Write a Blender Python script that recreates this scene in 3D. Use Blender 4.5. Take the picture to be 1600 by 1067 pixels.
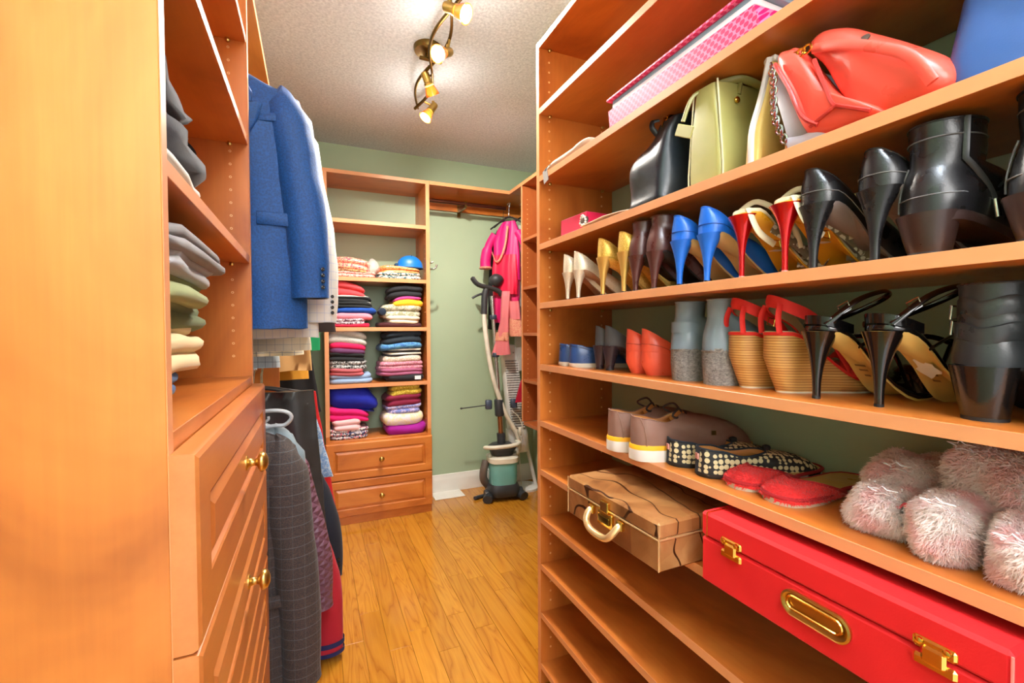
import bpy, bmesh, math, random
from math import sin, cos, pi, radians, sqrt
from mathutils import Vector, Matrix, noise
random.seed(7); noise.seed_set(7)
for o in list(bpy.data.objects): bpy.data.objects.remove(o)
scene = bpy.context.scene
COL = scene.collection

# ------------------------------------------------------------------ camera, world, light, exposure
EYE = 1.19; FPX = 714.65
YAW, PITCH, ROLL = radians(23.3786), radians(-1.3272), radians(-.2704)
_f = Vector((sin(YAW)*cos(PITCH), cos(YAW)*cos(PITCH), sin(PITCH)))
_r = Vector((cos(YAW), -sin(YAW), 0)); _u = _r.cross(_f)
CR = cos(ROLL)*_r + sin(ROLL)*_u; CU = -sin(ROLL)*_r + cos(ROLL)*_u
cam = bpy.data.cameras.new('camera'); camo = bpy.data.objects.new('camera', cam); COL.objects.link(camo)
M = Matrix((CR, CU, -_f)).transposed().to_4x4(); M.translation = (0, 0, EYE); camo.matrix_world = M
cam.sensor_width = 36; cam.lens = 36*FPX/1600; cam.clip_start = .02
scene.camera = camo
world = bpy.data.worlds.new('world'); scene.world = world; world.use_nodes = True
world.node_tree.nodes['Background'].inputs[0].default_value = (1.0, .985, .96, 1)
world.node_tree.nodes['Background'].inputs[1].default_value = 1.2
def area(name, loc, aim, size, power, color):
    l = bpy.data.lights.new(name, 'AREA'); l.shape = 'DISK'; l.size = size; l.energy = power; l.color = color
    o = bpy.data.objects.new(name, l); COL.objects.link(o); o.location = loc
    o.rotation_euler = (Vector(aim)-Vector(loc)).to_track_quat('-Z', 'Y').to_euler(); return o
area('bounced_flash', (.25, -.55, 1.95), (.25, -.35, 2.44), .4, 50, (.97, .99, 1)).data.spread = radians(90)
area('flash_umbrella', (.1, -1.1, 1.95), (.3, 1.6, 1.1), .9, 17, (1, .98, .95))
scene.view_settings.view_transform = 'Standard'; scene.view_settings.look = 'None'
scene.view_settings.gamma = 1; scene.view_settings.use_curve_mapping = False
scene.view_settings.exposure = 0.45
LAMPW = 70

def ray(px, py): return _f + CR*((px-800)/FPX) - CU*((py-533.5)/FPX)
def on(ax, px, py, v):                     # photo point on the world plane axis ax = v
    d = ray(px, py); c = Vector((0, 0, EYE)); return c + d*((v-c[ax])/d[ax])

# ------------------------------------------------------------------ mesh helper
def lerp(a, b, t): return a+(b-a)*t
def sst(t): t = max(0, min(1, t)); return t*t*(3-2*t)
def tabf(u, tab):
    for (a, x), (b, y) in zip(tab, tab[1:]):
        if u <= b: return lerp(x, y, 0 if b == a else max(0, (u-a)/(b-a)))
    return tab[-1][1]
def stabf(u, tab):
    for (a, x), (b, y) in zip(tab, tab[1:]):
        if u <= b: return lerp(x, y, sst((u-a)/(b-a)))
    return tab[-1][1]
class G:
    def __init__(s): s.v = []; s.f = []
    def add(s, vs, fs):
        n = len(s.v); s.v += [Vector(p) for p in vs]; s.f += [tuple(i+n for i in f) for f in fs]; return s
    def box(s, x0, x1, y0, y1, z0, z1, b=0, rot=None, org=None):
        x0, x1 = sorted((x0, x1)); y0, y1 = sorted((y0, y1)); z0, z1 = sorted((z0, z1))
        if b <= 0:
            vs = [(x, y, z) for x in (x0, x1) for y in (y0, y1) for z in (z0, z1)]
            fs = [(0, 1, 3, 2), (4, 6, 7, 5), (0, 4, 5, 1), (2, 3, 7, 6), (0, 2, 6, 4), (1, 5, 7, 3)]
        else:
            vs = []; idx = {}
            for i, (x, sx) in enumerate(((x0, 1), (x1, -1))):
                for j, (y, sy) in enumerate(((y0, 1), (y1, -1))):
                    for k, (z, sz) in enumerate(((z0, 1), (z1, -1))):
                        for a, p in enumerate(((x, y+sy*b, z+sz*b), (x+sx*b, y, z+sz*b), (x+sx*b, y+sy*b, z))):
                            idx[i, j, k, a] = len(vs); vs.append(p)
            fs = []
            for i in (0, 1):
                fs.append([idx[i, j, k, 0] for j, k in ((0, 0), (0, 1), (1, 1), (1, 0))])
                fs.append([idx[j, i, k, 1] for j, k in ((0, 0), (0, 1), (1, 1), (1, 0))])
                fs.append([idx[j, k, i, 2] for j, k in ((0, 0), (0, 1), (1, 1), (1, 0))])
            for i in (0, 1):
                for j in (0, 1):
                    fs.append([idx[i, j, 0, 0], idx[i, j, 1, 0], idx[i, j, 1, 1], idx[i, j, 0, 1]])
                    fs.append([idx[i, 0, j, 0], idx[i, 1, j, 0], idx[i, 1, j, 2], idx[i, 0, j, 2]])
                    fs.append([idx[0, i, j, 1], idx[1, i, j, 1], idx[1, i, j, 2], idx[0, i, j, 2]])
                    for k in (0, 1): fs.append([idx[i, j, k, a] for a in (0, 1, 2)])
        if rot is not None:
            o = Vector(org if org else (0, 0, 0)); vs = [rot @ (Vector(p)-o) + o for p in vs]
        return s.add(vs, fs)
    def loft(s, rings, c0=True, c1=True, closed=True):
        n = len(rings[0]); vs = [p for r in rings for p in r]; fs = []
        for i in range(len(rings)-1):
            for k in range(n if closed else n-1):
                k2 = (k+1) % n; fs.append((i*n+k, i*n+k2, (i+1)*n+k2, (i+1)*n+k))
        for c, i in ((c0, 0), (c1, len(rings)-1)):
            if c and closed:
                ctr = sum((Vector(p) for p in rings[i]), Vector())/n; vs.append(ctr)
                for k in range(n): fs.append((i*n+k, i*n+(k+1) % n, len(vs)-1))
        return s.add(vs, fs)
    def lathe(s, prof, n=16, org=(0, 0, 0), axis=(0, 0, 1), c0=True, c1=True, sx=1, sy=1):
        q = Vector((0, 0, 1)).rotation_difference(Vector(axis).normalized()); o = Vector(org)
        return s.loft([[q @ Vector((r*cos(2*pi*k/n)*sx, r*sin(2*pi*k/n)*sy, z)) + o for k in range(n)] for r, z in prof], c0, c1)
    def tube(s, path, r, n=8, closed=False, flat=1, up=None):
        path = [Vector(p) for p in path]; N = len(path); rings = []; pn = None
        for i, p in enumerate(path):
            if closed: t = path[(i+1) % N]-path[i-1]
            else: t = path[min(i+1, N-1)]-path[max(i-1, 0)]
            t.normalize()
            if up is not None: nn = Vector(up)-t*t.dot(Vector(up))
            elif pn is None: nn = t.orthogonal()
            else: nn = pn - t*t.dot(pn)
            nn.normalize(); pn = nn; b = t.cross(nn); rr = r[i] if isinstance(r, (list, tuple)) else r
            rings.append([p + nn*(rr*flat*cos(2*pi*k/n)) + b*(rr*sin(2*pi*k/n)) for k in range(n)])
        if closed: rings.append(rings[0]); return s.loft(rings, False, False)
        return s.loft(rings)
    def jitter(s, amp, freq, seed=0, keep=None):
        o = Vector((seed*3.1, seed*1.7, seed*5.3))
        for i, p in enumerate(s.v):
            q = p*freq+o; d = Vector((noise.noise(q), noise.noise(q+Vector((31.4, 7.7, 2.2))), noise.noise(q+Vector((5.9, 47.1, 13.3)))))*amp*1.2
            if keep: d *= keep(p)
            s.v[i] = p + d
        return s
    def xf(s, m):
        s.v = [m @ p for p in s.v]; return s
    def build(s, name, mat, parent=None, off=None, ang=45, flat=False, sub=0):
        me = bpy.data.meshes.new(name)
        vs = [p-off for p in s.v] if off is not None else s.v
        me.from_pydata([tuple(p) for p in vs], [], s.f); me.validate()
        bm = bmesh.new(); bm.from_mesh(me); bmesh.ops.remove_doubles(bm, verts=bm.verts, dist=1e-6)
        bmesh.ops.recalc_face_normals(bm, faces=bm.faces); bm.to_mesh(me); bm.free()
        if not flat:
            me.shade_smooth(); me.set_sharp_from_angle(angle=radians(ang))
        if mat: me.materials.append(mat)
        o = bpy.data.objects.new(name, me); COL.objects.link(o); o.parent = parent
        if sub:
            m = o.modifiers.new('sub', 'SUBSURF'); m.levels = sub; m.render_levels = sub
        return o
def thing(name, label, cat, loc=(0, 0, 0), rz=0, group=None, rot=None):
    o = bpy.data.objects.new(name, None); COL.objects.link(o); o.empty_display_size = .05
    o.location = loc; o.rotation_euler = rot if rot else (0, 0, rz); tag(o, label, cat, group); return o
def tag(o, label=None, cat=None, group=None, kind=None):
    if label: o['label'] = label
    if cat: o['category'] = cat
    if group: o['group'] = group
    if kind: o['kind'] = kind
    return o
def clone(o, parent=None):
    c = o.copy(); COL.objects.link(c); c.parent = parent if parent else o.parent
    return c
def rr(w, d, z, e=.3, n=32, cx=0, cy=0):    # super-ellipse ring
    out = []
    for k in range(n):
        t = 2*pi*k/n; c, q = cos(t), sin(t)
        out.append(Vector((cx+w/2*math.copysign(abs(c)**e, c), cy+d/2*math.copysign(abs(q)**e, q), z)))
    return out
def spline(pts, n=8, closed=False):
    P = [Vector(p) for p in pts]; out = []; N = len(P)
    rng = N if closed else N-1
    for i in range(rng):
        a, b, c, d = (P[(i-1) % N], P[i], P[(i+1) % N], P[(i+2) % N]) if closed else (P[max(i-1, 0)], P[i], P[i+1], P[min(i+2, N-1)])
        for k in range(n):
            t = k/n; out.append(.5*((2*b)+(c-a)*t+(2*a-5*b+4*c-d)*t*t+(3*b-a-3*c+d)*t**3))
    if not closed: out.append(P[-1])
    return out

# ------------------------------------------------------------------ materials
def sc(h, k=1.0):                            # sRGB 0-255 -> linear
    return tuple((((c/255)/12.92 if c/255 <= .04045 else ((c/255+.055)/1.055)**2.4)*k) for c in h)+(1,)
class NT:
    def __init__(s, name):
        s.m = bpy.data.materials.new(name); s.m.use_nodes = True; s.t = s.m.node_tree
        s.b = s.t.nodes['Principled BSDF']
    def n(s, typ, **kw):
        x = s.t.nodes.new(typ)
        for k, v in kw.items(): setattr(x, k, v)
        return x
    def l(s, a, b): s.t.links.new(a, b)
    def co(s, scale=(1, 1, 1), rot=(0, 0, 0), rnd=False):
        tc = s.n('ShaderNodeTexCoord'); mp = s.n('ShaderNodeMapping'); s.l(tc.outputs['Object'], mp.inputs[0])
        mp.inputs['Scale'].default_value = scale; mp.inputs['Rotation'].default_value = rot
        if rnd:
            oi = s.n('ShaderNodeObjectInfo'); mu = s.n('ShaderNodeVectorMath', operation='MULTIPLY_ADD')
            s.l(oi.outputs['Random'], mu.inputs[0]); mu.inputs[1].default_value = (17, 31, 23); s.l(mp.outputs[0], mu.inputs[2]); return mu.outputs[0]
        return mp.outputs[0]
    def noise(s, vec, scale, detail=3, rough=.5, dist=0):
        x = s.n('ShaderNodeTexNoise'); s.l(vec, x.inputs['Vector']); x.inputs['Scale'].default_value = scale
        x.inputs['Detail'].default_value = detail; x.inputs['Roughness'].default_value = rough; x.inputs['Distortion'].default_value = dist; return x.outputs[0]
    def ramp(s, fac, stops, const=False):
        x = s.n('ShaderNodeValToRGB'); s.l(fac, x.inputs[0]); e = x.color_ramp.elements
        if const: x.color_ramp.interpolation = 'CONSTANT'
        while len(e) < len(stops): e.new(.5)
        for el, (p, c) in zip(e, stops): el.position = p; el.color = c
        return x.outputs[0]
    def mix(s, fac, a, b, mode='MIX'):
        x = s.n('ShaderNodeMix', data_type='RGBA', blend_type=mode)
        for i, v in ((0, fac), (6, a), (7, b)):
            if hasattr(v, 'is_output') or isinstance(v, bpy.types.NodeSocket): s.l(v, x.inputs[i])
            else: x.inputs[i].default_value = v
        return x.outputs[2]
    def math(s, op, a, b=None):
        x = s.n('ShaderNodeMath', operation=op)
        for i, v in enumerate((a, b)):
            if v is None: continue
            if isinstance(v, bpy.types.NodeSocket): s.l(v, x.inputs[i])
            else: x.inputs[i].default_value = v
        return x.outputs[0]
    def bump(s, h, strength, dist=.002):
        x = s.n('ShaderNodeBump'); s.l(h, x.inputs['Height']); x.inputs['Strength'].default_value = strength
        x.inputs['Distance'].default_value = dist; s.l(x.outputs[0], s.b.inputs['Normal'])
    def fin(s, col, rough=.5, metal=0, **kw):
        if isinstance(col, bpy.types.NodeSocket): s.l(col, s.b.inputs['Base Color'])
        else: s.b.inputs['Base Color'].default_value = col
        if isinstance(rough, bpy.types.NodeSocket): s.l(rough, s.b.inputs['Roughness'])
        else: s.b.inputs['Roughness'].default_value = rough
        s.b.inputs['Metallic'].default_value = metal
        for k, v in kw.items(): s.b.inputs[k.replace('_', ' ')].default_value = v
        return s.m
MC = {}
def plain(name, rgb, rough=.5, metal=0, var=.12, vs=9, bump=0, bs=300, **kw):
    key = (name,)
    if key in MC: return MC[key]
    t = NT(name); v = t.co(rnd=True); c = sc(rgb)
    f = t.noise(v, vs, 4)
    lo = tuple(x*(1-var) for x in c[:3])+(1,); hi = tuple(min(1, x*(1+var)) for x in c[:3])+(1,)
    col = t.ramp(f, [(.3, lo), (.7, hi)])
    if bump: t.bump(t.noise(v, bs, 2), bump, .001)
    MC[key] = t.fin(col, rough, metal, **kw); return MC[key]
def wood(name, axis, dark, mid, light, rough=.33):
    t = NT(name); s = [14, 14, 14]; s[axis] = 1.2; v = t.co(tuple(s), rnd=True)
    s2 = [2.6, 2.6, 2.6]; s2[axis] = 1.3; v2 = t.co(tuple(s2), rnd=True)
    a = t.noise(v, 3.0, 5, .6, .4); b = t.noise(v2, 1.6, 4, .55, 1.2)
    s3 = [160, 160, 160]; s3[axis] = 5; g = t.noise(t.co(tuple(s3), rnd=True), 1, 3)
    col = t.ramp(b, [(.28, sc(dark)), (.5, sc(mid)), (.72, sc(light))])
    col = t.mix(t.math('MULTIPLY', a, .55), col, sc(mid, .92))
    col = t.mix(t.math('MULTIPLY', g, .22), col, sc(dark), 'MULTIPLY')
    return t.fin(col, rough, 0, Coat_Weight=.15, Coat_Roughness=.25)
D_, M_, L_ = (150, 74, 22), (204, 118, 46), (222, 144, 66)
WX, WY, WZ = (wood('wood_'+n, i, D_, M_, L_) for i, n in enumerate(('grain_x', 'grain_y', 'grain_z')))
EDGE = plain('wood_edge_band', (216, 146, 96), .38, var=.06)  # panel band tone; on shelves it paints in the light their fronts catch
BRASS = plain('antique_brass', (196, 160, 88), .3, 1, var=.1)
GOLD = plain('polished_gold', (236, 190, 92), .18, 1, var=.05)
DKBRASS = plain('dark_brass', (120, 96, 50), .35, 1)
CHROME = plain('chrome', (210, 210, 212), .15, 1, var=.03)
HOLE = plain('pin_hole_sleeve', (238, 196, 140), .35, .2)
def fabric(name, rgb, pat=None, rgb2=None, scale=1, rough=.85, sheen=.06, extra=None):
    if name in MC: return MC[name]
    t = NT(name); v = t.co(rnd=True); c = sc(rgb); c2 = sc(rgb2) if rgb2 else tuple(x*.7 for x in c[:3])+(1,)
    wv = t.noise(v, 420, 2); fold = t.noise(v, 14, 3)
    col = t.mix(t.math('MULTIPLY', fold, .35), c, tuple(x*.72 for x in c[:3])+(1,))
    if pat in ('check', 'tweed'):
        base = col
        if pat == 'tweed': base = t.mix(t.ramp(t.noise(v, 330, 3, .7), [(.42, (0, 0, 0, 1)), (.6, (1, 1, 1, 1))]), base, sc(extra or (150, 118, 96)))
        sep = t.n('ShaderNodeSeparateXYZ'); t.l(t.co((1, 1, 1), rnd=False), sep.inputs[0])
        for ax, per in ((0, .05*scale), (2, .062*scale if pat == 'check' else .05*scale)):
            w = t.math('FRACT', t.math('MULTIPLY', t.math('ADD', sep.outputs[ax], 5), 1/per))
            line = t.math('LESS_THAN', t.math('ADD', w, t.math('MULTIPLY', t.noise(v, 60, 2), .06)), .1)
            base = t.mix(t.math('MULTIPLY', line, (.3 if ax else .12) if pat == 'tweed' else .6), base, c2)
        col = base
    elif pat == 'stripe':
        sep = t.n('ShaderNodeSeparateXYZ'); t.l(v, sep.inputs[0])
        w = t.math('FRACT', t.math('MULTIPLY', sep.outputs[2], 55/scale)); col = t.mix(t.math('LESS_THAN', w, .4), col, c2)
    elif pat in ('floral', 'print'):
        vo = t.n('ShaderNodeTexVoronoi'); t.l(v, vo.inputs['Vector']); vo.inputs['Scale'].default_value = 45/scale
        m = t.ramp(t.noise(v, 38/scale, 4, .7, 1.5), [(.47, (0, 0, 0, 1)), (.53, (1, 1, 1, 1))])
        col = t.mix(m, col, c2)
        if extra: col = t.mix(t.math('LESS_THAN', vo.outputs['Distance'], .3), col, sc(extra))
    elif pat == 'lace':
        vo = t.n('ShaderNodeTexVoronoi'); t.l(v, vo.inputs['Vector']); vo.inputs['Scale'].default_value = 110/scale
        col = t.mix(t.math('GREATER_THAN', vo.outputs['Distance'], .45), col, c2); t.bump(vo.outputs['Distance'], .5, .002)
    elif pat == 'dots':
        col = t.mix(t.ramp(t.noise(v, 130/scale, 1), [(.6, (0, 0, 0, 1)), (.66, (1, 1, 1, 1))]), col, c2)
    elif pat == 'velvet':
        vo = t.n('ShaderNodeTexVoronoi'); t.l(v, vo.inputs['Vector']); vo.inputs['Scale'].default_value = 190
        col = t.mix(t.math('MULTIPLY', vo.outputs['Distance'], .8), c2, col); t.bump(vo.outputs['Distance'], .35, .001)
    if pat not in ('lace', 'velvet'): t.bump(wv, .18, .001)
    MC[name] = t.fin(col, rough, 0, Sheen_Weight=sheen, Sheen_Roughness=.4); return MC[name]
def leather(name, rgb, rough=.32, coat=.15, bump=.12):
    if name in MC: return MC[name]
    t = NT(name); v = t.co(rnd=True); c = sc(rgb)
    col = t.mix(t.math('MULTIPLY', t.noise(v, 16, 4), .5), c, tuple(x*.75 for x in c[:3])+(1,))
    vo = t.n('ShaderNodeTexVoronoi'); t.l(v, vo.inputs['Vector']); vo.inputs['Scale'].default_value = 420
    t.bump(vo.outputs['Distance'], bump, .0006)
    r = t.ramp(t.noise(v, 30, 4), [(.3, (rough*.75,)*3+(1,)), (.7, (min(1, rough*1.4),)*3+(1,))])
    MC[name] = t.fin(col, r, 0, Coat_Weight=coat, Coat_Roughness=.2); return MC[name]
def glitter(name, rgb, rgb2):
    t = NT(name); v = t.co(); vo = t.n('ShaderNodeTexVoronoi'); t.l(v, vo.inputs['Vector']); vo.inputs['Scale'].default_value = 900
    sep = t.n('ShaderNodeSeparateColor'); t.l(vo.outputs['Color'], sep.inputs[0])
    col = t.mix(sep.outputs[0], sc(rgb), sc(rgb2)); t.bump(sep.outputs[1], .5, .0006)
    return t.fin(col, .35, .45)
# ------------------------------------------------------------------ the room
YB, XL, XP, XR, CEIL, Y0 = 3.295, -.505, .974, 1.60, 2.443, -.75
def paint():
    t = NT('green_wall_paint'); v = t.co(); f = t.noise(v, 1.5, 3)
    col = t.ramp(f, [(.3, sc((164, 184, 152))), (.7, sc((174, 194, 162)))]); t.bump(t.noise(v, 260, 3), .08, .001); return t.fin(col, .55)
def stucco():
    t = NT('stippled_ceiling_paint'); v = t.co(); f = t.noise(v, 120, 6, .65)
    t.bump(f, .75, .004); col = t.ramp(t.noise(v, 90, 4), [(.35, sc((206, 216, 228))), (.65, sc((232, 240, 250)))]); return t.fin(col, .9)
def oak():
    t = NT('oak_floor_varnish')
    v = t.co((9, .9, 9), rnd=True); n1 = t.noise(v, 1.1, 3, .5, .6)
    rings = t.math('FRACT', t.math('MULTIPLY', n1, 11))
    g = t.ramp(rings, [(0, sc((180, 114, 30))), (.16, sc((204, 138, 40))), (.55, sc((214, 150, 46))), (1, sc((198, 132, 38)))])
    f = t.noise(t.co((300, 7, 300), rnd=True), 1, 3); col = t.mix(t.math('MULTIPLY', f, .35), g, sc((176, 108, 42)), 'MULTIPLY')
    oi = t.n('ShaderNodeObjectInfo'); tint = t.ramp(oi.outputs['Random'], [(0, (.84, .80, .74, 1)), (1, (1.0, 1.0, 1.0, 1))])
    return t.fin(t.mix(1.0, col, tint, 'MULTIPLY'), .2, 0, Coat_Weight=.35, Coat_Roughness=.12)
GREEN, STUCCO, OAK = paint(), stucco(), oak()
WHITE = plain('white_trim_paint', (232, 230, 222), .4, var=.03)
def structure(o): o['kind'] = 'structure'; return o
structure(G().box(XL-.1, XR+.1, Y0, YB+.1, CEIL, CEIL+.08).build('ceiling', STUCCO, flat=True))
structure(G().box(XL-.1, XR+.1, YB, YB+.1, 0, CEIL).build('wall_back', GREEN, flat=True))
structure(G().box(XL-.1, XL, Y0, YB, 0, CEIL).build('wall_left', GREEN, flat=True))
structure(G().box(XR, XR+.1, 1.37, YB, 0, CEIL).build('wall_right', GREEN, flat=True))
structure(G().box(XP, XR+.1, Y0, 1.372, 0, CEIL).build('wall_partition', GREEN, flat=True))
floor = structure(G().box(XL-.1, XR+.1, Y0, YB+.1, -.06, -.012).build('floor', plain('subfloor', (120, 76, 34), .7), flat=True))
PW = .083; row = 0; x = XL
while x < XR:
    y = Y0 - random.random()*.5
    while y < YB:
        ln = random.choice((.42, .58, .74, .92, 1.1)); a, b = max(y, Y0), min(y+ln, YB); y += ln
        if b-a < .02: continue
        if x > XP and b < 1.3: continue
        cx, cy = x+PW/2, (a+b)/2
        p = G().box(-PW/2+.0004, PW/2-.0004, -(b-a)/2+.0004, (b-a)/2-.0004, -.012, 0, .0007).build('plank', OAK, floor, flat=True)
        p.location = (cx, cy, 0)
    x += PW
bb = G(); prof = [(0, 0), (.014, 0), (.014, .085), (.011, .1), (.007, .112), (.005, .128), (0, .131)]
bb.loft([[Vector((xx, YB-d, z)) for d, z in prof] for xx in (.703, XR-.001)], closed=True)
structure(bb.build('baseboard_back', WHITE, ang=30))
v = thing('floor_vent', 'white metal floor register lying on the planks against the baseboard', 'vent', (.875, 3.21, 0))
G().box(-.105, .105, -.066, .066, 0, .003, .001).build('plate', plain('vent_shadow', (150, 146, 134), .5), v, flat=True)
fr = G()
for a in ((-.11, .11, -.07, -.056), (-.11, .11, .056, .07), (-.11, -.094, -.056, .056), (.094, .11, -.056, .056)): fr.box(*a, 0, .007, .0015)
fr.build('frame', WHITE, v, flat=True)
slat = G().box(-.094, .094, -.0035, .0035, .002, .0065, .001).build('slat', WHITE, v, flat=True); slat.location.y = -.05
for i in range(1, 11): c = clone(slat, v); c.location.y = -.05+i*.01

# ------------------------------------------------------------------ cabinetry
T = .019
def band(parent, root, **k):
    g = G().box(*k['b'], .0004); return g.build('edge_band', EDGE, parent, flat=True)
def holes(root, name, pts, axis):          # rows of drilled holes with pale sleeves
    g = G()
    for p in pts: g.lathe([(.0032, -.0005), (.0032, .0008), (.0018, .0009), (.0016, -.0004)], 8, p, axis)
    o = g.build(name, HOLE, root); o['kind'] = 'stuff'; return o
pin_src = {}
def pin(root, p, axis):
    k = tuple(axis)
    if k not in pin_src:
        g = G(); g.lathe([(.004, 0), (.004, .006), (.0055, .0065), (.0055, .009), (.003, .0105)], 10, (0, 0, 0), axis)
        pin_src[k] = g.build('shelf_pin', BRASS, root); o = pin_src[k]
    else: o = clone(pin_src[k], root)
    o.location = p; return o
def knob(parent, p, axis, s=1.0):
    return G().lathe([(.012*s, 0), (.012*s, .002*s), (.007*s, .004*s), (.0055*s, .012*s), (.007*s, .016*s), (.0155*s, .019*s), (.0165*s, .023*s), (.013*s, .029*s), (.006*s, .032*s)], 20, p, axis).build('knob', BRASS, parent, ang=60)
def drawer(root, o, A, C, w, h, t, mat, m=.05):   # o lower corner, A width axis, C outward axis
    A, C, Z, o = Vector(A), Vector(C), Vector((0, 0, 1)), Vector(o)
    def ring(i, d): return [o+A*a+Z*b+C*(t+d) for a, b in ((i, i), (w-i, i), (w-i, h-i), (i, h-i))]
    d = G().loft([ring(0, -t), ring(0, -.008), ring(.002, -.003), ring(.007, 0), ring(m, 0), ring(m+.003, -.002), ring(m+.006, -.007), ring(m+.011, -.007)], True, True).build('drawer', mat, root, ang=25)
    G().loft([ring(m+.0105, -.0075), ring(m+.011, -.006), ring(m+.02, -.0015), ring(m+.024, .0005)], False, True).build('raised_panel', mat, d, ang=25)
    knob(d, o+A*(w/2)+Z*(h/2)+C*t, C, 1.15 if w > .7 else 1.0); return d

# --- shoe shelving along the right
XS, XE, YF, YN = .685, .9725, 1.352, -.02
u = thing('shoe_shelving', 'tall open cherry-wood shelving holding shoes and handbags', 'shelving', (XS, YF, 0))
off = Vector(u.location)
def P(g, name, mat, root=u, o=None, **k): return g.build(name, mat, root, o if o is not None else off, **k)
for yy in (YF, YN-T):
    p = P(G().box(XS, XE, yy, yy+T, 0, 2.132, .0008), 'side_panel', WZ, flat=True)
    P(G().box(XS-.0008, XS+.0002, yy-.0003, yy+T+.0003, 0, 2.1324, .0004), 'edge_band', EDGE, p, flat=True)
SZ = [2.131, 1.916, 1.697, 1.4745, 1.282, 1.079, .893, .73, .569, .411, .247, .073]
for z in SZ:
    s = P(G().box(XS+.0006, XE, YN, YF, z-T, z, .0008), 'shelf', WY, flat=True)
    P(G().box(XS-.0002, XS+.0008, YN, YF, z-T, z, .0003), 'edge_band', EDGE, s, flat=True)  # paler shelf front: brighter light on the edge put into the colour
    if z > .1:
        for xx in (XS+.037, XE-.045): pin(u, Vector((xx, YF, z-T-.004))-off, (0, -1, 0))
hp = [Vector((xx, YF, .12+.032*i))-off for i in range(62) for xx in (XS+.037, XE-.045) if all(not (z-T-.012 < .12+.032*i < z+.003) for z in SZ)]
holes(u, 'pin_holes', hp, (0, -1, 0))

# --- left tower with drawers
XF, YA, YZ = -.147, .598, 1.355
u2 = thing('drawer_tower', 'cherry-wood closet tower with open shelves above a bank of drawers', 'cabinet', (XF, YA, 0)); off2 = Vector(u2.location)
for yy in (YA, YZ-T):
    p = P(G().box(XL+.002, XF, yy, yy+T, 0, 2.4, .001), 'side_panel', WZ, u2, off2, flat=True)
    P(G().box(XF-.0003, XF+.0009, yy-.0003, yy+T+.0003, 0, 2.4, .0005), 'edge_band', EDGE, p, off2, flat=True)
LZ = [2.4, 1.936, 1.682, 1.384]
for z in LZ:
    s = P(G().box(XL+.002, XF-.002, YA+T, YZ-T, z-T, z, .0008), 'shelf', WY, u2, off2, flat=True)
    P(G().box(XF-.0025, XF-.0012, YA+T, YZ-T, z-T, z, .0004), 'edge_band', EDGE, s, off2, flat=True)  # lit look of the shelf front, painted as a lighter strip
    if z < 2.3: pin(u2, Vector((XF-.04, YZ-T, z-T-.004))-off2, (0, -1, 0))
P(G().box(XL+.002, XF-.001, YA+T, YZ-T, 1.053, 1.078, .0008), 'deck', WY, u2, off2, flat=True)
P(G().box(XL+.002, XL+.008, YA+T, YZ-T, 0, 2.39), 'back_panel', WZ, u2, off2, flat=True)
P(G().box(XL+.02, XF-.03, YA+T, YZ-T, 0, .06), 'toe_kick', WY, u2, off2, flat=True)
LDR = wood('drawer_wood', 1, (178, 96, 42), (200, 118, 56), (212, 134, 72), .3)
zt = 1.058
for i in range(5):
    z0 = zt-.225 if i < 4 else .06
    drawer(u2, Vector((XF+.001, YA, z0+.0015))-off2, (0, 1, 0), (1, 0, 0), YZ-YA, zt-z0-.003, .026, LDR, .062); zt = z0
hp = [Vector((XF-.04, YZ-T, 1.13+.032*i))-off2 for i in range(38) if all(not (z-T-.012 < 1.13+.032*i < z+.003) for z in LZ)]
holes(u2, 'pin_holes', hp, (0, -1, 0))

# --- hanging bay past the tower: divider, top shelf, two rods
YD = 2.31
u3 = thing('hanging_bay', 'wooden hanging bay with divider panel and top shelf behind the tower', 'wardrobe', (XL, YZ, 0)); off3 = Vector(u3.location)
P(G().box(XL+.002, XF, YD, YD+T, 0, 2.146, .001), 'divider_panel', WZ, u3, off3, flat=True)
s = P(G().box(XL+.002, -.15, YZ+.001, YB-.332, 2.147, 2.17, .001), 'top_shelf', WY, u3, off3, flat=True)
P(G().box(-.151, -.1495, YZ+.001, YB-.332, 2.147, 2.17, .0004), 'edge_band', EDGE, s, off3, flat=True)
RODX = -.235; RODU, RODL = 2.0, 1.03
for z, n in ((RODU, 'upper_rod'), (RODL, 'lower_rod')): P(G().tube([(RODX, YZ+.002, z), (RODX, YD-.001, z)], .0125, 14), n, CHROME, u3, off3)
P(G().tube([(RODX, YD+T+.001, RODU), (RODX, YB-.002, RODU)], .0125, 14), 'upper_rod', CHROME, u3, off3)
P(G().box(XL+.002, XL+.02, YZ+.002, YD, 2.07, 2.146), 'cleat', WY, u3, off3, flat=True)

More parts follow.
